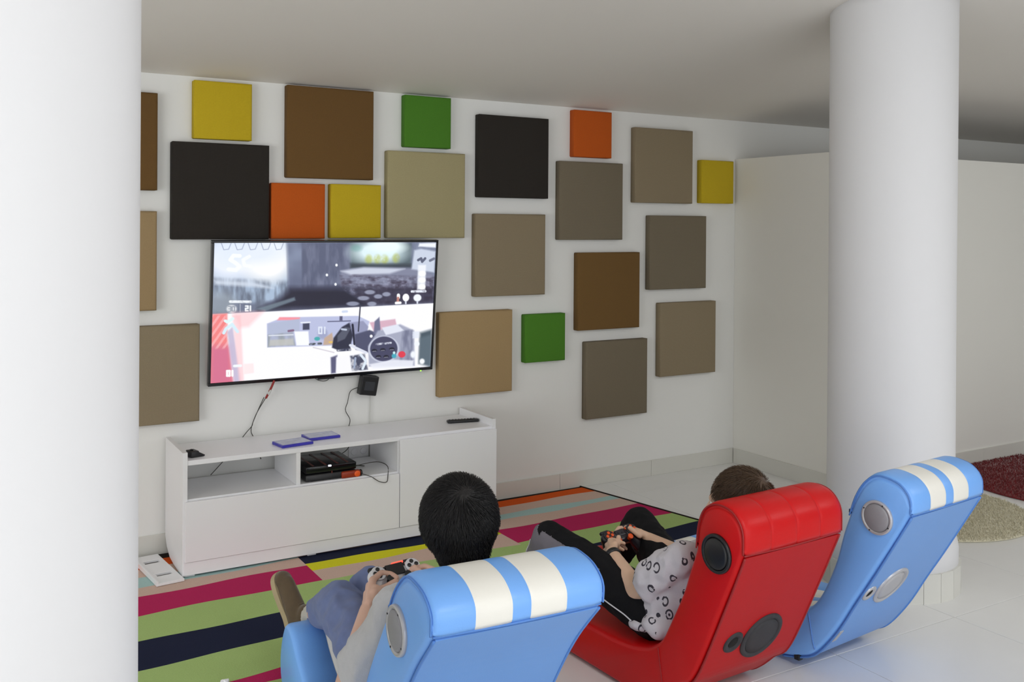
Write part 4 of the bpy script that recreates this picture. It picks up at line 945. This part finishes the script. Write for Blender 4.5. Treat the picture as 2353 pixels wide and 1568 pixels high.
# gamepads
def gamepad(name, label, c, x, f, up, mb, mplate, mbtn, mstick, pad=True, led=None, s=1.0):
    root = empty(name, (0, 0, 0)); root.matrix_world = frame(c, x, f, up); tag(root, label, 'gamepad')
    g = chain([(-.052*s, .012*s, 0), (.052*s, .012*s, 0)], [.018*s, .018*s])+chain([(-.05*s, -.006*s, 0), (.05*s, -.006*s, 0)], [.016*s, .016*s])
    for q in (-1, 1):
        g += chain([(q*.055*s, .010*s, 0), (q*.068*s, -.030*s, -.010*s), (q*.074*s, -.062*s, -.018*s)], [.025*s, .021*s, .014*s]); g += [ellipsoid_geo((q*.055*s, .008*s, .004*s), (1, 0, 0), (0, 1, 0), (0, 0, 1), .030*s, .028*s, .020*s)]
    grow('shell', g, .003, [mb], root, 5, .5)
    for q in (-1, 1):
        lathe('thumb_stick', [(.009*s, .012*s), (.006*s, .018*s), (.006*s, .024*s), (.0105*s, .025*s), (.0105*s, .028*s), (.007*s, .0275*s)], mstick, root, 20, Matrix.Translation((q*.028*s, -.016*s, 0)))
        lathe('button_plate', [(.0225*s, .016*s), (.0225*s, .0235*s), (.020*s, .0245*s)], mplate, root, 28, Matrix.Translation((q*.055*s, .010*s, 0)))
        for k in range(4):
            th = k*PI/2; lathe('button', [(.0062*s, .023*s), (.0062*s, .0265*s), (.005*s, .0275*s)], mbtn, root, 14, Matrix.Translation((q*.055*s+.0115*s*math.cos(th), .010*s+.0115*s*math.sin(th), 0)))
        box('shoulder_button', (q*.055*s-.018*s, .030*s, -.004*s), (q*.055*s+.018*s, .042*s, .009*s), mb if led is None else mbtn, root, .003)
        box('option_button', (q*.0315*s-.0025*s, .018*s, .016*s), (q*.0315*s+.0025*s, .027*s, .0205*s), mbtn, root, .001)
    if pad: box('touch_pad', (-.028*s, -.006*s, .010*s), (.028*s, .030*s, .0215*s), M_BLACKG, root, .002)
    else:
        box('centre_plate', (-.022*s, .0, .010*s), (.022*s, .026*s, .0195*s), mb, root, .004)
        for q in (-.008, .008): lathe('menu_button', [(.004*s, .019*s), (.004*s, .021*s), (.003*s, .0215*s)], mplate, root, 12, Matrix.Translation((q*s, .012*s, 0)))
    if led: box('light_bar', (-.004*s, .0295*s, .002*s), (.034*s, .0350*s, .020*s), led, root, .002)['label'] = 'glowing red light bar'
    return root
M_CAMO = mat('silver_shell', srgb(206, 206, 210), .32, None, .06, 60)
LED = mat('led_red', (1, .1, .06, 1), .3, emit=(1, .07, .04, 1), es=1.6)
gamepad('gamepad', 'silver and black gamepad with a red light in the hands of the boy in grey', g1c, gx, gf, gup, M_CAMO, M_CAMO, M_BLACK, M_BLACK, True, LED, 1.12)

# ---------------- boy in the white patterned shirt, red chair
SK2 = skin('skin_light', (218, 182, 156)); HM2 = hair_mat('hair_brown', srgb(74, 56, 40), .5)
M_BLK = mat('black_jersey', srgb(19, 19, 22), .85, (260, .3, 'noise'), .12, 30, spec=.2)
M_GRY = mat('grey_jersey_panel', srgb(112, 108, 116), .8, (260, .3, 'noise'), .05, 30)
def print_mat():
    m = mat('printed_cotton', srgb(206, 202, 208), .9, (260, .25, 'noise'), .03, 30); nt = m.node_tree; N, L = nt.nodes, nt.links; b = N['Principled BSDF']
    src = b.inputs['Base Color'].links[0].from_socket; tc = [n for n in N if n.type == 'TEX_COORD'][0]
    vo = N.new('ShaderNodeTexVoronoi'); vo.inputs['Scale'].default_value = 29; vo.inputs['Randomness'].default_value = .55; mp = N.new('ShaderNodeMapping'); mp.inputs['Scale'].default_value = (1.0, .75, .6); L.new(tc.outputs['Object'], mp.inputs['Vector']); L.new(mp.outputs['Vector'], vo.inputs['Vector'])
    def math_(op, a, bb):
        n = N.new('ShaderNodeMath'); n.operation = op
        for i, q in enumerate((a, bb)):
            if isinstance(q, (int, float)): n.inputs[i].default_value = q
            else: L.new(q, n.inputs[i])
        return n.outputs[0]
    d = vo.outputs['Distance']; ringm = math_('MULTIPLY', math_('GREATER_THAN', d, .24), math_('LESS_THAN', d, .36))
    nz_ = N.new('ShaderNodeTexNoise'); nz_.inputs['Scale'].default_value = 60; L.new(tc.outputs['Object'], nz_.inputs['Vector'])
    ringm = math_('MULTIPLY', ringm, math_('GREATER_THAN', nz_.outputs['Fac'], .40)); dot = math_('MULTIPLY', math_('LESS_THAN', d, .10), math_('GREATER_THAN', nz_.outputs['Fac'], .48))
    mk = math_('MAXIMUM', ringm, dot); mx = N.new('ShaderNodeMix'); mx.data_type = 'RGBA'; L.new(mk, mx.inputs['Factor']); L.new(src, mx.inputs['A']); mx.inputs['B'].default_value = srgb(58, 54, 64); L.new(mx.outputs['Result'], b.inputs['Base Color'])
    return m
M_PRT = print_mat()
p2 = empty('person', (2.385, -2.36, 0.0)); tag(p2, 'boy with brown hair, white patterned T-shirt and black trousers in the red chair', 'person')
O2 = V(p2.location); Lc2 = w2l(p2)
hc = V((2.438, -2.617, 0.702)); hf = V((-.38, .90, -.02)).normalized(); hu = V((.05, -.10, 1)); hs = 1.10
neck = V((2.423, -2.583, 0.583)); chest = V((2.404, -2.515, 0.457)); belly = V((2.365, -2.428, 0.330)); hip = V((2.365, -2.360, 0.277))
sL, sR = V((2.268, -2.520, 0.515)), V((2.559, -2.515, 0.515)); eL, wL = V((2.229, -2.313, 0.330)), V((2.275, -2.095, 0.406))
eR, wR = V((2.583, -2.292, 0.355)), V((2.536, -1.998, 0.394)); hL, hR = V((2.282, -2.350, 0.262)), V((2.443, -2.350, 0.262))
kL, kR, aL, aR = V((2.156, -1.830, 0.408)), V((2.652, -1.791, 0.384)), V((2.204, -1.582, 0.097)), V((2.724, -1.485, 0.087))
G, r_ = head_geo(hc, hf, hu, hs)
G += chain([hc-hu.normalized()*.05*hs-hf*.015, neck, chest], [.048, .052, .085]); G += [capsule_geo(sL, .046, sR, .046)]
for q in (-1, 1): G += chain([chest+V((q*.06, 0, 0)), belly+V((q*.05, 0, 0)), hip+V((q*.05, 0, 0))], [.078, .080, .085])
def arm(s, e, w): return chain([s, s.lerp(e, .5), e], [.048, .046, .042])+chain([e, e.lerp(w, .35), w], [.042, .040, .026])
G += arm(sL, eL, wL)+arm(sR, eR, wR)+leg(hL, kL, aL, .9)+leg(hR, kR, aR, .9)
g2c = V((2.420, -1.956, 0.403)); gx2 = V((1, .09, .06)).normalized(); gup2 = V((-.16, -.66, .72)); gup2 = (gup2-gx2*gup2.dot(gx2)).normalized(); gf2 = gup2.cross(gx2)
gp = lambda a, b, c: g2c+gx2*a+gf2*b+gup2*c
G += hand_geo(wL, (gp(-.080, .004, -.012)-wL), gx2*.8-gup2*.2, gup2, 1.08, (.55, .95, .6), .04, [gp(-.062, -.040, .030), gp(-.034, -.010, .036)])
G += hand_geo(wR, (gp(.080, .004, -.012)-wR), -gx2*.8-gup2*.2, gup2, 1.08, (.55, .95, .6), .04, [gp(.070, -.030, .032), gp(.045, .012, .036)])
grow('body', Lc2(G), .0042, [SK2], p2, 3, .5)
eyes(p2, hc-O2, hf, hu, hs)
hair_part(p2, hc-O2, hf, hu, hs*.97, HM2, 8, 7000, (.0, -.075, .080), .050, .006)
S = [capsule_geo(sL+V((.01, 0, -.01)), .056, sR+V((-.01, 0, -.01)), .056)]+chain([neck+V((0, .005, -.055)), chest], [.058, .092])
for q in (-1, 1): S += chain([chest+V((q*.065, 0, 0)), belly+V((q*.06, -.005, 0)), hip+V((q*.065, -.03, .0))], [.088, .094, .098])
S += chain([sL, sL.lerp(eL, .35), sL.lerp(eL, .62)], [.062, .070, .076])+chain([sR, sR.lerp(eR, .4), sR.lerp(eR, .70)], [.060, .066, .070])
S += [ellipsoid_geo((2.238, -2.442, .258), (1, 0, 0), (0, 1, 0), (0, 0, 1), .060, .075, .040), ellipsoid_geo((2.209, -2.36, .240), (1, 0, 0), (0, 1, 0), (0, 0, 1), .035, .045, .020)]
grow('t_shirt', Lc2(S), .0065, [M_PRT], p2, 2, .5, (.010, 14, (1.2, 1, .7)))
def trousers_geo():
    J = [capsule_geo(hL, .100, hR, .100)]
    for h, k, a in ((hL, kL, aL), (hR, kR, aR)): J += chain([h, h.lerp(k, .5), k], [.098, .086, .070])+chain([k, k.lerp(a, .5), k.lerp(a, .93)], [.070, .062, .055])
    return J
grow('track_trousers', Lc2(trousers_geo()), .007, [M_BLK], p2, 3, .5, (.005, 12, (1, 1.2, 1)))
tro = grow_ref = [o for o in p2.children if o.name.startswith('track_trousers')][0]
def strip(name, src, parent, cond, off, m):
    me = src.data; me.update(); bm = bmesh.new(); bm.from_mesh(me); bm.normal_update(); O = V(parent.location)
    nr = {v.index: v.normal.copy() for v in bm.verts}
    bad = [f for f in bm.faces if not cond(f.calc_center_median()+O, f.normal)]
    bmesh.ops.delete(bm, geom=bad, context='FACES')
    for v in bm.verts: v.co += v.normal*off
    r = bmesh.ops.solidify(bm, geom=list(bm.faces), thickness=off*1.5)
    me2 = bpy.data.meshes.new(name); bm.to_mesh(me2); bm.free(); return link(name, me2, [m], parent, True)
def on_leg(p, a, b):
    d = b-a; t = (p-a).dot(d)/d.length_squared; w = p-(a+d*t); return t, w
def cond(p, n):
    t, w = on_leg(p, hL, kL); t2, w2 = on_leg(p, kL, aL)
    if w.length < .13 and .42 < t <= 1.0:
        s = w.normalized(); a = s.dot(V((-1, -.25, 0)).normalized()); b = s.z
        return a > .20 and -.95 < b < .66
    if w2.length < .13 and -.1 < t2 < .9:
        s = w2.normalized(); a = s.dot(V((-1, -.35, 0)).normalized()); return a > .30 and t2 < .75
    return False
strip('side_panel', tro, p2, cond, .0022, M_GRY)['label'] = 'grey side panel at the knee'
M_WPIPE = mat('white_piping', srgb(224, 224, 228), .6)
def leg_line(h, k, ang, t0, t1, rad):
    d = (k-h).normalized(); sx = V((-1, 0, 0)); sx = (sx-d*sx.dot(d)).normalized(); sz = d.cross(sx); P = []
    for i in range(9):
        t = t0+(t1-t0)*i/8; q = h.lerp(k, t); r0 = rad(t); w = sx*math.cos(ang)+sz*math.sin(ang); P.append(q+w*r0-O2)
    return P
sn = lambda P: P
from mathutils.bvhtree import BVHTree
tb = BVHTree.FromPolygons([v.co.copy() for v in tro.data.vertices], [tuple(p.vertices) for p in tro.data.polygons])
def snap(P): return [h[0]+h[1]*.003 for h in (tb.find_nearest(q) for q in P)]
for (h, k, ang, t0, t1) in ((kL, aL, .55, .08, .85), (kL, aL, -.55, .05, .85), (hL, kL, -.15, -.1, .45), (hL, kL, -.75, .40, .95)):
    tube('white_piping', snap(leg_line(h, k, ang, t0, t1, lambda t: .09)), .0026, M_WPIPE, p2, 5, 3)
shoe(p2, O2, aL+V((0, 0, .03)), (.02, .97, .12), (0, .1, -1), M_BLK, M_WPIPE, .9)
shoe(p2, O2, aR+V((0, 0, .03)), (.05, .97, .12), (0, .1, -1), M_BLK, M_WPIPE, .9)
M_ORG2 = mat('orange_buttons', srgb(236, 90, 30), .4)
gamepad('gamepad', 'black gamepad with orange buttons in the hands of the boy in the red chair', g2c, gx2, gf2, gup2, mat('black_shell', srgb(38, 36, 42), .28), MATS['black_shell'], M_ORG2, M_ORG2, False, None, 1.10)
# wrist watch on the left wrist
wd = (wL-eL).normalized(); wc_ = wL-wd*.014; xx = wd.orthogonal().normalized(); W_ = frame(wc_, xx, wd.cross(xx), wd)
w_ = lathe('wristwatch', [(.0250, -.010), (.0325, -.009), (.0335, 0), (.0325, .009), (.0250, .010)], M_BLACK, None, 32, W_); tag(w_, 'black strap watch on the left wrist of the boy in the red chair', 'watch')
out_ = (V((-1, -.2, -.1))-wd*V((-1, -.2, -.1)).dot(wd)).normalized(); Wf = frame(wc_+out_*.032, wd, wd.cross(out_)*-1, out_)
lathe('watch_case', [(.016, -.003), (.016, .006), (.013, .008)], M_SILVER, w_, 24, Wf); lathe('watch_face', [(.0125, .0075), (.012, .0088), (.001, .009)], M_BLACKG, w_, 24, Wf)
